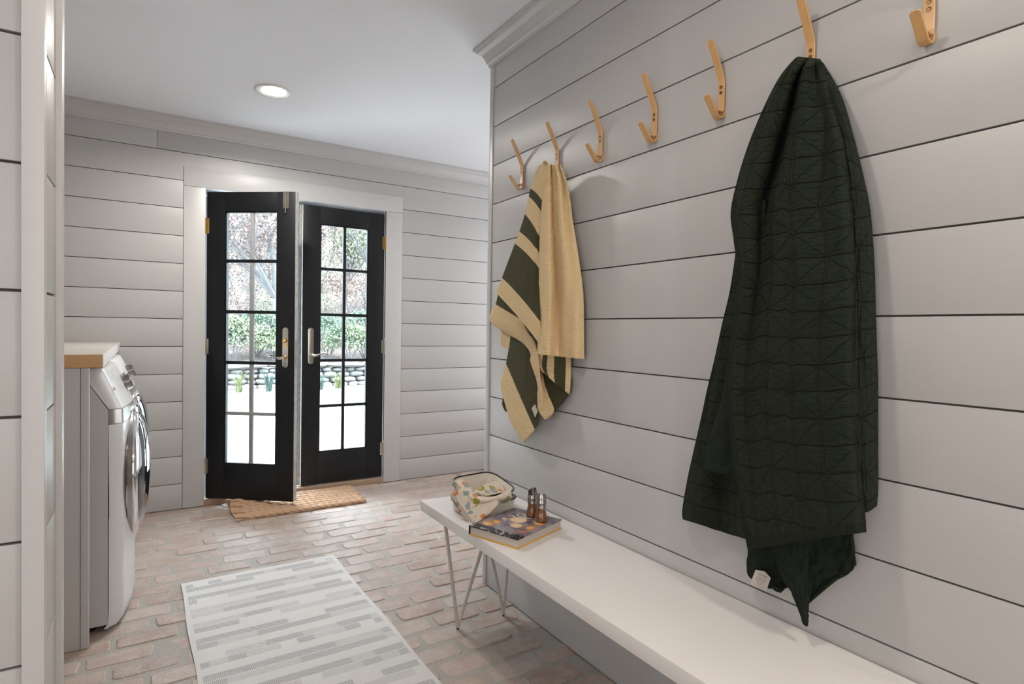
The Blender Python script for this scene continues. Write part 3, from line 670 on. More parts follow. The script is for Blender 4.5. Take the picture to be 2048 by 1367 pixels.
for body, a, b_, mt, h in (('5 x 7 9 R', (1516, 1148), (1534, 1156), blueink, .007), ('machine wash cold', (1513, 1152.5), (1533, 1161), redink, .0032), ('gentle cycle tumble dry', (1511, 1154.5), (1532, 1163.5), ink, .003), ('do not bleach iron low', (1510, 1157.2), (1531, 1166), ink, .003), ('100% cotton', (1512, 1161), (1527, 1168), ink, .003), ('made in', (1513, 1165), (1522, 1169.5), ink, .003), ('remove promptly from dryer', (1505, 1166), (1527, 1175.5), ink, .003)):
    textline(body, on_x(a[0], a[1], 1.3235), on_x(b_[0], b_[1], 1.3235), mt, tgo, h)

# tan knit throw
th = empty('throw_blanket', (0, 0, 0), 'tan knitted throw with dark olive stripes, hanging from a hook by the wall corner', 'blanket')
K = [M['tan'], M['olive']]
AL = [(1077, 333, 1.298), (1062, 377, 1.32), (1059, 393, 1.32), (1051, 428, 1.315), (1040, 463, 1.31), (1031, 487, 1.31), (1005, 555, 1.30), (993, 585, 1.30)]
AR = [(1098, 329, 1.300), (1088, 405, 1.31), (1087, 430, 1.31), (1080, 474, 1.305), (1079, 505, 1.305), (1079, 536, 1.305), (1080, 641, 1.295), (1082, 690, 1.295)]
def amat(u, v):
    k = v*7
    return 1 if (1 <= k < 2 or 3 <= k < 4 or 5 <= k < 6) else 0
cloth('front_left_fold', AL, AR, 40, 140, K, th, lambda u, v: .018*math.sin(u*PI*.8)*ss(0, .08, v), amat, .006, bow=4, wob=.0012, seed=11)
A2L = [(1000, 575, 1.335), (995, 598, 1.335), (992, 608, 1.335), (980, 640, 1.335), (1013, 665, 1.33), (1047, 686, 1.325), (1062, 706, 1.32), (1062, 722, 1.32), (1071, 750, 1.32), (1076, 768, 1.32), (1083, 802, 1.32)]
A2R = [(1040, 570, 1.31), (1040, 620, 1.31), (1046, 640, 1.31), (1055, 664, 1.31), (1067, 680, 1.31), (1074, 700, 1.31), (1078, 720, 1.31), (1079, 740, 1.31), (1082, 765, 1.31), (1085, 785, 1.31), (1086, 804, 1.31)]
cloth('second_left_fold', A2L, A2R, 30, 110, K, th, None, lambda u, v: 1 if v < .2 else 0, .006, wob=.001, seed=12)
DL = [(1094, 329, 1.300), (1089, 370, 1.31), (1083, 430, 1.305), (1080, 500, 1.30), (1079, 570, 1.30), (1078, 640, 1.298), (1076, 708, 1.295)]
DR = [(1121, 330, 1.315), (1136, 375, 1.33), (1146, 445, 1.335), (1158, 520, 1.34), (1166, 585, 1.345), (1168, 650, 1.347), (1168, 718, 1.347)]
def ddepth(u, v):
    c_ = .30+.18*v
    return .030*math.exp(-((u-.18)/.16)**2) - .014*math.exp(-((u-c_)/.07)**2) + .020*math.exp(-((u-c_-.28)/.18)**2) + .004*math.sin(u*20+v*4)
cloth('front_right_fold', DL, DR, 50, 150, K, th, ddepth, None, .006, wob=.0012, seed=13)
CLL = [(1024, 660, 1.345), (1020, 688, 1.345), (1013, 726, 1.345), (1003, 760, 1.345), (1004, 782, 1.345), (1011, 806, 1.345), (1022, 843, 1.345), (1035, 865, 1.345), (1048, 884, 1.345)]
CRR = [(1062, 670, 1.335), (1063, 700, 1.335), (1067, 740, 1.335), (1072, 765, 1.335), (1075, 785, 1.335), (1075.5, 805, 1.335), (1075.5, 832, 1.335), (1073, 850, 1.335), (1066, 862, 1.335)]
def cmat(u, v):
    px = CLL[0][0]
    L = cr(CLL, v); Rr = cr(CRR, v); x = L[0]+(Rr[0]-L[0])*u; y = L[1]+(Rr[1]-L[1])*u
    pts = [(1010, 700), (1013, 726), (1033, 773), (1054, 821), (1070, 857), (1076, 880)]
    for (xa, ya), (xb, yb) in zip(pts, pts[1:]):
        if ya <= y <= yb: return 1 if x > xa+(xb-xa)*(y-ya)/(yb-ya) else 0
    return 1 if y < 700 else 0
cloth('lower_left_corner', CLL, CRR, 60, 120, K, th, lambda u, v: .008*math.sin(u*PI), cmat, .006, wob=.001, seed=14)
SL = [(1006, 650, 1.343), (1003, 672, 1.343), (1002, 690, 1.343)]; SR = [(1030, 665, 1.345), (1024, 680, 1.345), (1018, 698, 1.345)]
cloth('small_left_fold', SL, SR, 10, 16, K, th, None, None, .005, seed=15)
SL = [(1007, 795, 1.365), (1005, 808, 1.365), (1011, 822, 1.365)]; SR = [(1018, 795, 1.362), (1016, 815, 1.362), (1016, 824, 1.362)]
cloth('small_rear_fold', SL, SR, 6, 10, K, th, None, lambda u, v: 1, .005, seed=16)
# striped flap under the right fold
EL = [(1080, 700, 1.32), (1077, 718, 1.318), (1077, 728, 1.318), (1083, 740, 1.318)]
ER = [(1140, 705, 1.335), (1141, 735, 1.338), (1140, 765, 1.342), (1138.5, 787, 1.345)]
def emat(u, v): return 1 if (.13 < u < .28 or .50 < u < .86) else 0
cloth('lower_right_flap', EL, ER, 60, 30, K, th, lambda u, v: .006*math.sin(u*5), emat, .006, bow=-2, wob=.0008, seed=17)
GL2 = [(1082, 735, 1.345), (1085, 760, 1.345), (1090, 790, 1.345), (1105, 822, 1.345)]; GR2 = [(1138, 760, 1.356), (1138, 780, 1.356), (1128, 800, 1.356), (1110, 823, 1.354)]
cloth('rear_right_corner', GL2, GR2, 24, 30, K, th, None, lambda u, v: 1, .006, seed=18)
HL = [(1075, 740, 1.335), (1075, 770, 1.335), (1076, 800, 1.335), (1077, 821, 1.335), (1090, 838, 1.335)]; HR = [(1083, 735, 1.338), (1088, 765, 1.338), (1096, 790, 1.338), (1107, 820, 1.338), (1096, 836, 1.336)]
cloth('lower_middle_corner', HL, HR, 16, 40, K, th, None, None, .006, seed=19)
tg = MB(); A = [on_x(1063, 816, 1.322), on_x(1069.5, 808, 1.322), on_x(1075, 822, 1.322), on_x(1070, 834, 1.322)]
tg.add(A+[p+Vector((.0015, 0, 0)) for p in A], [(0, 1, 2, 3), (7, 6, 5, 4)]+[(i, (i+1) % 4, 4+(i+1) % 4, 4+i) for i in range(4)]); tg.build('woven_tag', cream, th)

# ------------------------------------------------------------------ bench
bn = empty('bench', (0, 0, 0), 'long white bench with thin splayed metal legs, along the shiplap wall', 'bench')
b = MB(); b.box(.985, 1.371, -.55, 2.268, .449, .490); b.build('seat', M['bench'], bn, bevel=.0025)
def wire_leg(y):
    b = MB(); r = .0068
    A_, B_, C_, D_, E_ = (1.012, y, .449), (1.075, y, .010), (1.185, y, .33), (1.292, y, .010), (1.345, y, .449)
    b.tube([A_, B_], r, 12); b.tube([B_, (1.215, y, .40), (1.222, y, .449)], r, 12)
    b.tube([D_, (1.236, y, .24), (1.212, y, .33), (1.195, y, .449)], r, 12); b.tube([D_, (1.328, y, .449)], r, 12)
    b.box(1.0, 1.36, y-.012, y+.012, .445, .449)
    lg = b.build('leg', M['legmetal'], bn, smooth=True)
    for x in (1.075, 1.292):
        f = MB(); f.lathe([(.0045, .0005), (.0045, .008), (.003, .012)], 10, Matrix.Translation((x, y, 0))); f.build('foot', M['rim'], lg, smooth=True)
wire_leg(2.083); wire_leg(-.36)

# ------------------------------------------------------------------ rug and doormat
def rug_mat():
    t = NT('grey_woven_rug'); c = t.coord(); sx = t.n('SeparateXYZ'); t.l(c, sx.inputs[0]); U, V = sx.outputs[0], sx.outputs[1]
    rh = .046; row = t.math('FLOOR', t.math('DIVIDE', V, rh)); fr_ = t.math('FRACT', t.math('DIVIDE', V, rh))
    wn = t.n('TexWhiteNoise', noise_dimensions='1D'); t.l(row, wn.inputs['W']); 
    bw = t.math('ADD', t.math('MULTIPLY', wn.outputs[0], .14), .06); ush = t.math('ADD', U, t.math('MULTIPLY', wn.outputs[0], .7)); bi = t.math('FLOOR', t.math('DIVIDE', ush, bw))
    cb = t.n('CombineXYZ'); t.l(bi, cb.inputs[0]); t.l(row, cb.inputs[1]); w2 = t.n('TexWhiteNoise', noise_dimensions='2D'); t.l(cb.outputs[0], w2.inputs['Vector'])
    third = t.math('GREATER_THAN', t.math('FRACT', t.math('DIVIDE', row, 3)), .2)     # every third row plain
    block = t.math('MULTIPLY', t.math('GREATER_THAN', w2.outputs[0], .42), third); half = t.math('MULTIPLY', t.math('GREATER_THAN', w2.outputs[0], .12), third)
    edge = t.math('MULTIPLY', t.math('GREATER_THAN', fr_, .04), t.math('LESS_THAN', fr_, .96)); 
    border = t.math('LESS_THAN', t.math('ABSOLUTE', U), .335)
    dp = .0115; pu = t.math('SINE', t.math('MULTIPLY', t.math('ADD', U, V), 2*PI/dp)); pv = t.math('SINE', t.math('MULTIPLY', t.math('SUBTRACT', U, V), 2*PI/dp)); dots = t.math('GREATER_THAN', t.math('MULTIPLY', pu, pv), -.05)
    dp2 = .0075; q1 = t.math('SINE', t.math('MULTIPLY', U, 2*PI/dp2)); q2 = t.math('SINE', t.math('MULTIPLY', V, 2*PI/dp2)); fine = t.math('MULTIPLY', q1, q2)
    m_ = t.math('MULTIPLY', t.math('MULTIPLY', t.math('MAXIMUM', block, t.math('MULTIPLY', half, .5)), edge), border)
    m_ = t.math('MULTIPLY', m_, dots)
    basec = t.mix(t.math('ADD', t.math('MULTIPLY', fine, .5), .5, clamp=True), (.52, .50, .48, 1), (.70, .68, .66, 1))
    t.base(t.mix(t.math('MULTIPLY', m_, .66), basec, (.12, .12, .125, 1)))
    t.bump(t.math('SUBTRACT', fine, t.math('MULTIPLY', m_, .8)), .4, .0015); t.set(Roughness=.75); return t.m
rg = MB(); nx, ny = 24, 50
x0, x1, y0, y1 = -.352, .352, -1.0, 1.0
for k, zt in ((0, .0085),):
    vs = []; 
    for j in range(ny+1):
        for i in range(nx+1):
            x = x0+(x1-x0)*i/nx; y = y0+(y1-y0)*j/ny; e = min(i, nx-i, j*1.5, (ny-j)*1.5)
            vs.append((x+.003*math.sin(y*9), y, .0085 + .0012*noise.noise(Vector((x*4, y*4, 1))) - (.002 if e == 0 else 0)))
    fs = [(j*(nx+1)+i, j*(nx+1)+i+1, (j+1)*(nx+1)+i+1, (j+1)*(nx+1)+i) for j in range(ny) for i in range(nx)]
    n0 = len(vs); vs += [(v[0], v[1], .0025) for v in vs]; fs += [tuple(q+n0 for q in reversed(f)) for f in fs]
    per = [i for i in range(nx+1)] + [(j*(nx+1)+nx) for j in range(1, ny+1)] + [ny*(nx+1)+i for i in range(nx-1, -1, -1)] + [j*(nx+1) for j in range(ny-1, 0, -1)]
    fs += [(per[i], per[i]+n0, per[(i+1) % len(per)]+n0, per[(i+1) % len(per)]) for i in range(len(per))]
    rg.add(vs, fs)
ro = rg.build('rug', rug_mat(), smooth=True); ro.location = (.506, 2.094, 0); ro.rotation_euler = (0, 0, .010)
tag(ro, 'light grey flatwoven rug with rows of dotted blocks on the brick floor', 'rug')
# doormat of thick braided rope, raised where the open door rides over it
def jute():
    t = NT('jute_rope'); c = t.coord(); n1 = t.noise(c, 120, 3, .7); n2 = t.noise(c, 14, 2)
    t.base(t.mix(n1, (.27, .14, .07, 1), (.68, .47, .31, 1))); t.bump(n1, .9, .006); t.set(Roughness=.95); return t.m
M['jute'] = jute()
dm = empty('doormat', (.88, 4.14, 0), 'thick braided jute doormat with scalloped edges, half under the open door', 'doormat')
def matz(x, y):      # world
    z = .0165
    lift = ss(.86, .52, x)*ss(3.98, 4.24, y); return z + .030*lift
nrow = 9
ya, yb_ = 3.925, 4.345
b = MB(); nx, ny = 20, 10; vs = []
for lay in (0, 1):
    for j in range(ny+1):
        for i in range(nx+1):
            x = .476+.82*i/nx; yv = ya+(yb_-ya)*j/ny; e = i in (0, nx) or j in (0, ny); sc_ = .006*math.sin(i*2.1+j) if e else 0
            vs.append((x+(sc_ if i in (0, nx) else 0)-.88, yv+(sc_ if j in (0, ny) else 0)-4.14, (matz(x, yv)-.003-(.006 if e else 0)) if lay else .002))
n_ = (nx+1)*(ny+1); fs = [(n_+j*(nx+1)+i, n_+j*(nx+1)+i+1, n_+(j+1)*(nx+1)+i+1, n_+(j+1)*(nx+1)+i) for j in range(ny) for i in range(nx)] + [(j*(nx+1)+i, (j+1)*(nx+1)+i, (j+1)*(nx+1)+i+1, j*(nx+1)+i+1) for j in range(ny) for i in range(nx)]
per = [i for i in range(nx+1)] + [(j*(nx+1)+nx) for j in range(1, ny+1)] + [ny*(nx+1)+i for i in range(nx-1, -1, -1)] + [j*(nx+1) for j in range(ny-1, 0, -1)]
fs += [(per[i], per[(i+1) % len(per)], per[(i+1) % len(per)]+n_, per[i]+n_) for i in range(len(per))]
b.add(vs, fs); b.build('backing', M['jute'], dm, smooth=True, angle=80)
for r_i in range(nrow):
    yy = ya+.02 + (yb_-ya-.04)*r_i/(nrow-1); pitch = .088; b = MB()
    x = .478 + (.012 if r_i % 2 else 0) + R(-.004, .004); xe = 1.285 + R(-.012, .012) + (yy-ya)*.06
    xs = x
    while xs < xe-.03:
        # each braid lobe: fat leaf-shaped lump running diagonally
        pts = []; sg = 1 if r_i % 2 else -1
        for k in range(6):
            f = k/5; px = xs + f*.105; py = yy + sg*(f-.5)*.040; px = min(px, xe)
            pts.append((px-.88, py-4.14, matz(px, py)-.006+.006*math.sin(f*PI)))
        b.tube(pts, [.005, .011, .014, .014, .011, .005], 8)
        xs += pitch*.5
    b.build('braid', M['jute'], dm, smooth=True, angle=80)
# ------------------------------------------------------------------ things on the bench
ZT = .490
fx, fy = 1.045, 1.602; ax = Vector((.252, .093, 0)).normalized(); ay = Vector((-.093, .252, 0)).normalized()
MBk = Matrix((ax, ay, Vector((0, 0, 1)))).transposed().to_4x4(); MBk.translation = (fx, fy, ZT)
bk = empty('book', (0, 0, 0), 'thick cookbook with a dark food-photo cover and yellow back board, lying on the bench', 'book'); bk.matrix_world = MBk
LB, WB = .268, .215
pages = NT('book_pages'); c = pages.coord(); f = pages.noise(pages.mapp(c, (3, 3, 900)), 1, 3); pages.base(pages.mix(f, (.40, .34, .29, 1), (.66, .59, .52, 1))); pages.set(Roughness=.85)
bx('back_board', simple('yellow_board', (.72, .36, .02, 1), .4), 0, LB, 0, WB, .0004, .0034, bk, .0006)
bx('page_block', pages.m, .003, LB-.003, .003, WB-.004, .0036, .0300, bk)
t = NT('cover_print'); c = t.coord(); sx = t.n('SeparateXYZ'); t.l(c, sx.inputs[0]); U, V = sx.outputs[0], sx.outputs[1]
n1 = t.noise(c, 18, 4); n2 = t.noise(c, 60, 4)
col = t.mix(t.ramp(n1, [(.35, g(0)), (.65, g(1))]), (.085, .062, .085, 1), (.27, .235, .27, 1))
col = t.mix(t.math('MULTIPLY', t.math('LESS_THAN', t.math('ADD', V, t.math('MULTIPLY', n1, .05)), .062), 1.0), col, (.018, .018, .022, 1)) if False else col
col = t.mix(t.math('LESS_THAN', t.math('ADD', U, t.math('MULTIPLY', n1, .04)), .055), col, t.mix(t.ramp(n2, [(.55, g(0)), (.62, g(1))]), (.012, .012, .014, 1), (.36, .36, .42, 1)))
def ell(cx, cy, ra, rb, an, c1, c2):
    global col
    dx = t.math('SUBTRACT', U, cx); dy = t.math('SUBTRACT', V, cy)
    a = t.math('ADD', t.math('MULTIPLY', dx, math.cos(an)), t.math('MULTIPLY', dy, math.sin(an))); b_ = t.math('SUBTRACT', t.math('MULTIPLY', dy, math.cos(an)), t.math('MULTIPLY', dx, math.sin(an)))
    d = t.math('SQRT', t.math('ADD', t.math('POWER', t.math('ABSOLUTE', t.math('DIVIDE', a, ra)), 2), t.math('POWER', t.math('ABSOLUTE', t.math('DIVIDE', b_, rb)), 2)))
    fc = t.math('SUBTRACT', 1, t.ramp(d, [(.9, g(0)), (1, g(1))])); cc = t.mix(t.math('MULTIPLY', d, d), c1, c2); col = t.mix(fc, col, cc)
OR, DK, CRM = (.72, .36, .11, 1), (.25, .07, .03, 1), (.68, .50, .30, 1)
for e in ((.060, .178, .034, .020, 1.2, OR, DK), (.052, .182, .020, .009, 1.2, CRM, OR), (.092, .165, .028, .016, 1.0, OR, DK), (.105, .085, .022, .022, 0, CRM, OR), (.118, .033, .026, .021, .3, OR, DK), (.172, .035, .020, .024, .2, OR, DK), (.160, .118, .030, .035, 0, CRM, OR), (.068, .035, .012, .030, .2, (.42, .2, .14, 1), DK), (.205, .150, .02, .03, .4, (.05, .07, .08, 1), (.02, .02, .03, 1))): ell(*e)
t.base(col); t.set(Roughness=.25); covm = t.m
cv = bx('cover', covm, -.001, LB, -.001, WB, .0302, .0335, bk, .0006)
bx('spine', M['rim'], -.0, LB, WB-.001, WB+.002, .0004, .0335, bk, .0008)
crm = simple('cream_print', (.62, .50, .36, 1), .4)
def cover_text(body, x, y, sz, rz=0):
    cu = bpy.data.curves.new('t', 'FONT'); cu.body = body; cu.size = sz; cu.extrude = .0002; to = bpy.data.objects.new('tmp', cu); COL.objects.link(to)
    me = bpy.data.meshes.new_from_object(to); bpy.data.objects.remove(to); me.transform(Matrix.Translation((x, y, .0337)) @ Matrix.Rotation(rz, 4, 'Z'))
    mesh_obj('title_letters', me, crm, bk)
cover_text('A TO', .118, .150, .046, -.25); cover_text('OCA', .150, .105, .046, -.25); cover_text('milli', .098, .106, .034, -.35); cover_text('ER', .170, .045, .030, -.2)

# shakers
ambers = NT('spice_in_glass'); c = ambers.coord(); f = ambers.noise(c, 220, 3, .7); ambers.base(ambers.mix(ambers.ramp(f, [(.38, g(0)), (.62, g(1))]), (.030, .010, .003, 1), (.30, .095, .012, 1))); ambers.set(Roughness=.35, Coat_Weight=1.0, Coat_Roughness=.03)
shm = simple('tarnished_silver', (.36, .33, .30, 1), .25, 1, nz=.3, nscale=60)
def shaker(x, y, ang, lab):
    r = empty('shaker', (x, y, ZT+.0343), lab, 'shaker', 'pair of spice shakers on the book', rz=ang)
    b = MB(); b.lathe([(.019, 0), (.0225, .002), (.0228, .008), (.0215, .018), (.0185, .030), (.0168, .040), (.0163, .050)], 32); b.build('bottle', ambers.m, r, smooth=True, angle=60)
    b = MB(); b.lathe([(.0175, .048), (.0182, .052), (.0165, .055), (.0172, .059), (.0165, .062), (.0195, .066), (.0198, .069), (.0182, .072), (.0180, .080), (.017, .0815)], 32); b.build('collar', shm, r, smooth=True, angle=40)
    # curved spout hood open on one side
    b = MB(); n = 16; rows_ = []
    for j in range(7):
        f = j/6; rr = .0182*(1-.10*f); row = []
        for k in range(n+1):
            a = -1.9+3.8*k/n; h = .080+(.020*(math.cos(a*.5))**2+.004)*f; row.append((rr*math.cos(a)-.004*f*f, rr*math.sin(a), h))
        rows_.append(row)
    vs = [p for q in rows_ for p in q]; vs += [(x_*.93, y_*.93, z_) for x_, y_, z_ in vs]; N0 = 7*(n+1)
    fs = [(j*(n+1)+k, j*(n+1)+k+1, (j+1)*(n+1)+k+1, (j+1)*(n+1)+k) for j in range(6) for k in range(n)]; fs += [tuple(q+N0 for q in reversed(f_)) for f_ in fs]
    per = [k for k in range(n+1)] + [j*(n+1)+n for j in range(1, 7)] + [6*(n+1)+k for k in range(n-1, -1, -1)] + [j*(n+1) for j in range(5, 0, -1)]
    fs += [(per[i], per[i]+N0, per[(i+1) % len(per)]+N0, per[(i+1) % len(per)]) for i in range(len(per))]
    b.add(vs, fs); b.build('spout', shm, r, smooth=True, angle=50); return r
shaker(1.217, 1.715, -2.1, 'small amber glass shaker with a metal spout, nearer the camera on the book')
shaker(1.222, 1.778, .2, 'small amber glass shaker with a hooded metal spout, farther back on the book')

# enamel trays
def tray(name, loc, rz, tilt, lab, L=.246, W_=.172, H_=.046):
    r = empty(name, loc, lab, 'tray', 'enamel trays on the bench'); r.rotation_euler = (tilt[0], tilt[1], rz)
    def rr(l, w_, rad, z, n=7):
        pts = []
        for cx, cy, a0 in ((l/2-rad, w_/2-rad, 0), (-l/2+rad, w_/2-rad, PI/2), (-l/2+rad, -w_/2+rad, PI), (l/2-rad, -w_/2+rad, 1.5*PI)):
            for k in range(n): a = a0+PI/2*k/(n-1); pts.append((cx+rad*math.cos(a), cy+rad*math.sin(a), z))
        return pts
    secs = [rr(L-.035, W_-.035, .020, .0015), rr(L-.024, W_-.024, .024, 0), rr(L-.018, W_-.018, .028, .005), rr(L-.002, W_-.002, .045, H_-.001), rr(L-.005, W_-.005, .045, H_-.001), rr(L-.022, W_-.022, .028, .0065), rr(L-.034, W_-.034, .020, .003)]
    n = len(secs[0]); b = MB(); vs = [p for s_ in secs for p in s_]
    fs = [(i*n+k, i*n+(k+1) % n, (i+1)*n+(k+1) % n, (i+1)*n+k) for i in range(len(secs)-1) for k in range(n)] + [tuple(range(n)), tuple((len(secs)-1)*n+k for k in range(n))]
    b.add(vs, fs); b.build('basin', M['enamel'], r, smooth=True, angle=50)
    ring_ = rr(L+.004, W_+.004, .047, H_); b = MB(); b.tube(ring_+[ring_[0]], .0036, 8, cap=False); b.build('rim', M['rim'], r, smooth=True, angle=80)
    return r
tray('tray', (1.160, 2.034, ZT+.0005), .185, (0, 0), 'lower cream enamel tray with a black rim, standing flat on the bench', .236)
tray('tray', (1.160, 2.052, ZT+.054), .185, (math.radians(15), math.radians(1)), 'upper cream enamel tray, black-rimmed, tilted on the lower one and holding napkins', .218)
# napkins
nk = [M['floral'], M['napedge']]
def napkin(lab, layers):
    r = empty('napkin', (0, 0, 0), lab, 'napkin', 'floral cloth napkins in the enamel trays')
    for nm, L_, R_, nu, nv, dp in layers: cloth(nm, L_, R_, nu, nv, nk, r, dp, lambda u, v: 0, .0035, plane='y', wob=.0006, seed=len(nm))
    return r
def off(pts, dx, dy, dY): return [(a+dx, b_+dy, c_+dY) for a, b_, c_ in pts]
B_L = [(905, 984, 2.02), (915, 1003, 1.985), (930, 1024, 1.94), (947, 1047, 1.905)]; B_R = [(932, 972, 1.985), (962, 994, 1.93), (998, 1004, 1.885), (963, 1040, 1.885)]
napkin('lower floral napkin hanging over the end of the enamel trays', [('fold', B_L, B_R, 16, 20, lambda u, v: .010*math.sin(u*PI)), ('fold', off(B_L, -3, 3, .006), off(B_R, -2, 1.5, .006), 16, 20, lambda u, v: .008*math.sin(u*PI)), ('fold', off(B_L, -5, 6, .012), off(B_R, -2, 2, .013), 16, 20, lambda u, v: .005*math.sin(u*PI))])
# middle napkin lying inside
I_L = [(975, 968, 2.065), (955, 977, 2.03), (944, 990, 1.985)]; I_R = [(991, 963, 2.085), (1003, 975, 2.045), (1008, 990, 1.985)]
napkin('folded floral napkin lying inside the upper tray', [('fold', I_L, I_R, 16, 14, lambda u, v: .004*math.sin(u*PI)), ('fold', off(I_L, 4, -3, .006), off(I_R, 4, -3, .006), 16, 14, None), ('fold', off(I_L, -2, 3, -.006), off(I_R, -2, 3, -.006), 16, 14, None)])
# rolled bundle: runs down from the upper left and bends to the right
A_L = [(908, 961, 2.04), (925, 983, 1.99), (940, 999, 1.945), (960, 1006, 1.91), (985, 1004, 1.905), (1008, 1000, 1.915), (1024, 997, 1.93)]
A_R = [(924, 957, 2.045), (939, 972, 1.99), (951, 989, 1.94), (966, 993, 1.915), (988, 993, 1.91), (1006, 988, 1.925), (1022, 979, 1.95)]
napkin('folded floral napkin bundle bending across the front of the upper tray', [('fold', A_L, A_R, 12, 46, lambda u, v: .012*math.sin(u*PI)), ('fold', off(A_L, -3, 3, .006), off(A_R, -4, 0, .008), 12, 46, lambda u, v: .010*math.sin(u*PI)), ('fold', off(A_L, -5, 6, .011), off(A_R, -8, 1, .013), 12, 46, lambda u, v: .007*math.sin(u*PI))])

# ------------------------------------------------------------------ house outside
ext = simple('house_siding', (.5, .5, .5, 1), .8)
ho = empty('wall_outside', (0, 0, 0), kind='structure')
bx('siding', ext, -6, OX0-.02, YB+.20, YB+.24, -.4, 2.9, ho); bx('siding', ext, OX1+.02, 8, YB+.20, YB+.24, -.4, 2.9, ho); bx('siding', ext, OX0-.02, OX1+.02, YB+.20, YB+.24, OZ+.02, 2.9, ho)
bx('roof', ext, -6, 8, -4, YB+.55, 2.9, 3.02, ho)
bx('foundation', ext, -6, 8, YB+.012, YB+.24, -.4, 0.0, ho)
# ------------------------------------------------------------------ garden
drv = simple('pale_gravel', (.42, .41, .40, 1), .9, nz=.12, nscale=30, bump=.5)
dv = bx('driveway', drv, -10, 22, YB+.24, 10.1, -.25, -.10); tag(dv, kind='structure')
t = NT('spring_lawn'); c = t.coord(); f = t.noise(c, 5, 5, .7); t.base(t.mix(f, (.10, .14, .09, 1), (.15, .17, .13, 1))); t.bump(t.noise(c, 60, 3), .8, .03); t.set(Roughness=.95); lawn = t.m
lw = bx('lawn', lawn, -10, 22, 10.1, 12.2, -.30, -.13); tag(lw, kind='structure')
mul = simple('leaf_mulch', (.15, .13, .12, 1), .95, nz=.35, nscale=14, bump=.8)
mu = bx('flower_bed', mul, -10, 22, 12.2, 14.2, -.36, -.20); tag(mu, kind='structure')
# dry stone wall
swr = empty('stone_wall', (0, 0, 0), 'low dry-laid grey stone garden wall beyond the lawn', 'wall')
def stone_mat():
    t = NT('field_stone'); c = t.coord(); rnd = t.n('ObjectInfo').outputs['Random']; n1 = t.noise(c, 9, 4)
    t.base(t.mix(t.math('ADD', t.math('MULTIPLY', n1, .6), t.math('MULTIPLY', rnd, .4)), (.11, .11, .11, 1), (.18, .176, .17, 1))); t.bump(n1, .6, .02); t.set(Roughness=.9); return t.m
smt = stone_mat()
def stone_mesh(i):
    rnd = random.Random(100+i); bm = bmesh.new(); bmesh.ops.create_icosphere(bm, subdivisions=2, radius=.5)
    for v in bm.verts:
        c_ = v.co; e = 3.2; k = (abs(c_.x*2)**e+abs(c_.y*2)**e+abs(c_.z*2)**e)**(-1/e); v.co = c_*k*1.0*(1+.16*noise.noise(c_*3+Vector((i*7, 0, 0))))
    me = bpy.data.meshes.new('stone'); bm.to_mesh(me); bm.free(); me.materials.append(smt); me.polygons.foreach_set('use_smooth', [True]*len(me.polygons)); return me
SM = [stone_mesh(i) for i in range(8)]
SY = 14.25
bx('wall_core', simple('dark_joint', (.014, .014, .013, 1), 1), -1.0, 9.5, SY-.08, SY+.3, -.3, .20, swr)
z = -.25; rowh = [.14, .12, .13, .10, .11]
for ri, hh in enumerate(rowh):
    x = -.9 + R(0, .2)
    while x < 9.3:
        L_ = R(.17, .42) if ri < 4 else R(.5, .95)
        o = bpy.data.objects.new('stone', SM[random.randrange(8)]); COL.objects.link(o); o.parent = swr
        o.location = (x+L_/2, SY-.02+R(-.03, .03), z+hh/2); o.scale = (L_*1.03, .34 if ri < 4 else .5, hh*R(1.05, 1.22)); o.rotation_euler = (R(-.06, .06), R(-.07, .07), R(-.05, .05)); x += L_
    z += hh
# plants at the foot of the wall
def clump(x, y, h, col, lab, spread=.30, n=70):
    b = MB()
    for i in range(n):
        a = R(0, 2*PI); rr = R(0, .07); ln = h*R(.6, 1.1); ox, oy = rr*math.cos(a), rr*math.sin(a); bx_ = spread*R(.2, 1)
        px, py = -math.sin(a)*.007, math.cos(a)*.007; vs = []
        for k in range(4):
            f = k/3; w_ = 1-f*.85; cx = ox+math.cos(a)*bx_*f*f; cyy = oy+math.sin(a)*bx_*f*f; zz = ln*math.sin(f*1.4)
            vs += [(cx-px*w_, cyy-py*w_, zz), (cx+px*w_, cyy+py*w_, zz)]
        b.add(vs, [(0, 1, 3, 2), (2, 3, 5, 4), (4, 5, 7, 6)])
    r = empty('bed_plant', (x, y, -.2), lab, 'plant'); b.build('leaves', simple('blade', col, .7, nz=.2), r); return r
def gp(px, Y): p = on_y(px, 700, Y); return p.x
clump(gp(478, 13.5), 13.5, .42, (.10, .115, .04, 1), 'yellow-green grassy plant before the stone wall, seen through the left door')
clump(gp(538, 13.4), 13.4, .46, (.035, .07, .06, 1), 'blue-green spiky plant before the stone wall, seen through the left door', .36, 80)
clump(gp(677, 13.5), 13.5, .40, (.10, .115, .04, 1), 'yellow-green grassy plant before the stone wall, seen through the right door', .28)
clump(gp(641, 13.3), 13.3, .36, (.035, .07, .055, 1), 'blue-green spiky plant at the left of the right door panes', .32)
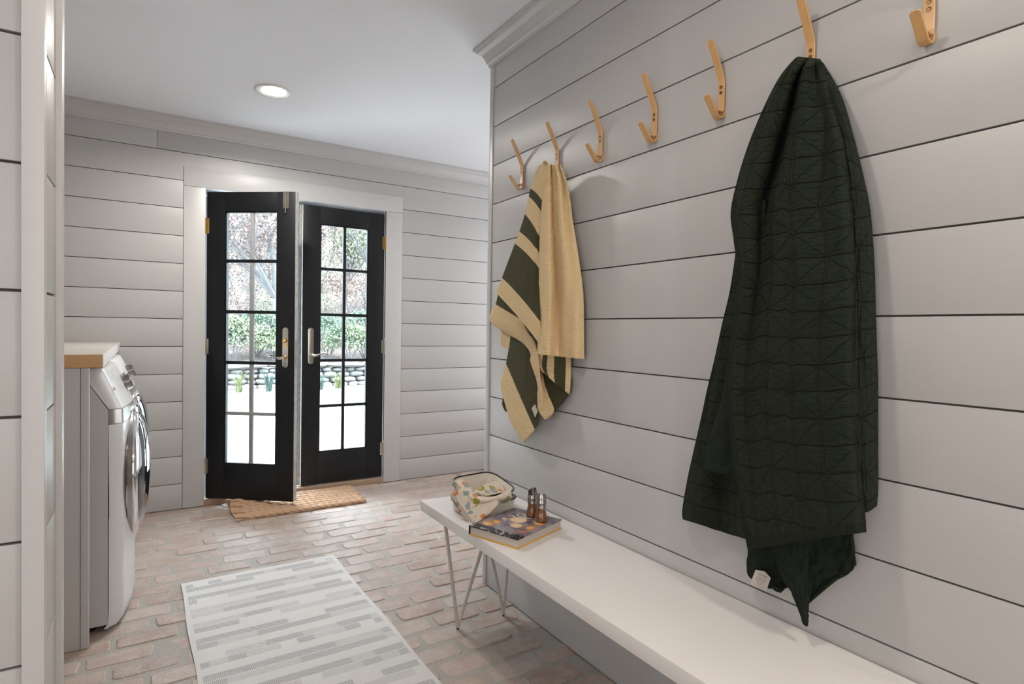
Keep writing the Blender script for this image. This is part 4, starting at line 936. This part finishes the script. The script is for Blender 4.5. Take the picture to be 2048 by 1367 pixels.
# wooded slope
leafm = {}
t = NT('leaf_litter_slope'); c = t.coord(); f = t.noise(c, 5.0, 8, .85); t.base(t.ramp(f, [(.38, (.09, .135, .085)), (.47, (.20, .17, .15)), (.53, (.15, .10, .092)), (.62, (.24, .20, .185))])); t.bump(t.noise(c, 14, 4), 1, .15); t.set(Roughness=1)
b = MB(); nx, ny = 60, 40; vs = []
for j in range(ny+1):
    for i in range(nx+1):
        x = -12+46*i/nx; y = SY+.15+34*j/ny; q = (y-SY); zz = -.05+.18*min(q, 1)+.15*q+.006*q*q + .5*noise.noise(Vector((x*.25, y*.25, 0)))*min(1, q/3); vs.append((x, y, zz))
b.add(vs, [(j*(nx+1)+i, j*(nx+1)+i+1, (j+1)*(nx+1)+i+1, (j+1)*(nx+1)+i) for j in range(ny) for i in range(nx)])
hl = b.build('hillside', t.m, smooth=True, angle=90); tag(hl, kind='structure')
def slope(x, y): q = y-SY; return -.05+.18*min(q, 1)+.15*q+.006*q*q + .5*noise.noise(Vector((x*.25, y*.25, 0)))*min(1, q/3)
bark = simple('pale_bark', (.12, .115, .118, 1), .9, nz=.3, nscale=8)
def leafmat(name, a, b_):
    t = NT(name); rnd = t.noise(t.coord(), 5, 3); t.base(t.mix(t.ramp(rnd, [(.35, g(0)), (.65, g(1))]), a, b_)); t.set(Roughness=.8, Transmission_Weight=0); return t.m
LM = [leafmat('rust_buds', (.19, .11, .10, 1), (.22, .18, .155, 1)), leafmat('fresh_leaves', (.15, .20, .11, 1), (.22, .24, .16, 1)), leafmat('evergreen_leaves', (.05, .10, .07, 1), (.12, .17, .12, 1))]
def tree_proto(i, h, kind):
    rnd = random.Random(300+i); tb = MB(); tips = []
    def grow(p, d, ln, r, lvl):
        pts = [p]; q = p; dd = d
        for k in range(4): dd = (dd+Vector((rnd.uniform(-.16, .16), rnd.uniform(-.16, .16), rnd.uniform(-.02, .10)))).normalized(); q = q+dd*ln/4; pts.append(q)
        tb.tube(pts, [r*(1-.12*k) for k in range(5)], 6 if lvl < 2 else 4, cap=False)
        if lvl >= 1: tips.extend(pts[1:])
        if lvl < 4:
            for k in range(4 if lvl else 6):
                f = rnd.choice(pts[1:] if lvl else pts[2:]); a = rnd.uniform(0, 2*PI); e = rnd.uniform(.25, .95); nd = (dd*.5+Vector((math.cos(a)*e, math.sin(a)*e, rnd.uniform(.1, .8)))).normalized()
                grow(f, nd, ln*rnd.uniform(.5, .7), r*.5, lvl+1)
    grow(Vector((0, 0, -.3)), Vector((0, 0, 1)), h*.5, h*.016, 0)
    lb = MB(); N = 8000
    for k in range(N):
        p = rnd.choice(tips)+Vector((rnd.gauss(0, .22), rnd.gauss(0, .22), rnd.gauss(0, .2))); s_ = rnd.uniform(.022, .05)
        a = Vector((rnd.gauss(0, 1), rnd.gauss(0, 1), rnd.gauss(0, 1))).normalized(); b2 = a.cross(Vector((0, 0, 1))).normalized()
        lb.add([p-a*s_, p+b2*s_*.6, p+a*s_, p-b2*s_*.6], [(0, 1, 2, 3)])
    r = empty('tree', (0, 0, 0)); tb.build('trunk', bark, r, smooth=True, angle=90); fo_ = lb.build('foliage', LM[kind], r); tag(fo_, kind='stuff'); return r
protos = [(tree_proto(0, 6.5, 0), 0), (tree_proto(1, 7.5, 0), 0), (tree_proto(2, 6.0, 1), 1), (tree_proto(3, 6.5, 1), 1)]
TG = [('budding tree with rust-coloured new leaves on the slope behind the stone wall', 'rust-budded trees on the slope'), ('tree with fresh pale green leaves on the slope behind the stone wall', 'pale green trees on the slope')]
used = set()
def put(pi, x, y, s, rz):
    r0, kd = protos[pi]
    if pi in used:
        r = r0.copy(); COL.objects.link(r)
        for ch in list(r0.children): d_ = ch.copy(); COL.objects.link(d_); d_.parent = r
    else: r = r0; used.add(pi)
    r.location = (x, y, slope(x, y)); r.rotation_euler = (0, 0, rz); r.scale = (s, s, s); tag(r, TG[kd][0], 'tree', TG[kd][1])
rt = random.Random(5)
for k, (x, y) in enumerate([(2.9, 16.2), (5.6, 16.8), (4.2, 18.8), (1.4, 18.2), (7.6, 18.4), (3.0, 21.0), (6.2, 21.3), (9.2, 21), (0.2, 21.5), (4.8, 24), (8.0, 24.5), (2.2, 25), (11.5, 24), (6.4, 28), (10, 28.5), (3.8, 29), (13.5, 28), (0.5, 28), (8.5, 32), (12, 33), (5, 33)]):
    put(k % 4 if k > 3 else (0, 2, 1, 3)[k], x, y, rt.uniform(.85, 1.2), rt.uniform(0, 6))
def shrub(x, y, h, kind, lab):
    rnd = random.Random(int(x*100)); lb = MB()
    for k in range(2600):
        a, e = rnd.uniform(0, 2*PI), rnd.uniform(-.2, 1.5); rr = h*.55*rnd.uniform(.6, 1.05); p = Vector((rr*math.cos(a)*math.cos(e)*1.2, rr*math.sin(a)*math.cos(e), h*.45+rr*math.sin(e)*.9)); s_ = rnd.uniform(.02, .045)
        a_ = Vector((rnd.gauss(0, 1), rnd.gauss(0, 1), rnd.gauss(0, 1))).normalized(); b2 = a_.cross(Vector((0, 0, 1))).normalized(); lb.add([p-a_*s_, p+b2*s_*.6, p+a_*s_, p-b2*s_*.6], [(0, 1, 2, 3)])
    r = empty('shrub', (x, y, slope(x, y)-.05), lab, 'shrub', 'shrubs behind the stone wall'); fo_ = lb.build('foliage', LM[kind], r); tag(fo_, kind='stuff')
    tb = MB()
    for k in range(5): a = k*1.3; tb.tube([(0, 0, 0), (math.cos(a)*h*.3, math.sin(a)*h*.3, h*.6)], [.02, .008], 5)
    tb.build('stems', bark, r)
for k, (px, Y, h, kd) in enumerate([(465, 15.4, 1.2, 1), (515, 15.8, 1.3, 2), (550, 15.3, .9, 1), (655, 15.5, 1.3, 2), (700, 15.3, 1.1, 1), (730, 16.0, 1.5, 2), (760, 15.6, 1.2, 1), (420, 15.6, 1.2, 2)]):
    shrub(gp(px, Y), Y, h, kd, ['pale green shrub behind the stone wall', 'darker evergreen shrub behind the stone wall'][kd-1])

for k, (x, y, h, kd) in enumerate([(1.6, 17.2, 1.8, 0), (3.6, 17.6, 1.9, 1), (5.0, 18.2, 2.2, 0), (6.6, 19.4, 2.4, 0), (2.6, 19.6, 2.4, 0), (4.4, 21.2, 2.8, 1), (7.4, 22.6, 2.8, 0), (5.6, 23.4, 3.0, 0), (3.4, 23.6, 3.0, 0), (8.6, 26, 3.2, 1), (6.6, 26.6, 3.4, 0), (4.6, 27, 3.4, 1), (9.6, 31, 3.6, 0), (7.2, 31.5, 3.6, 0)]):
    shrub(x, y, h, kd, ['rust-budded bush on the leafy slope among the trees', 'pale green bush on the leafy slope among the trees'][kd])
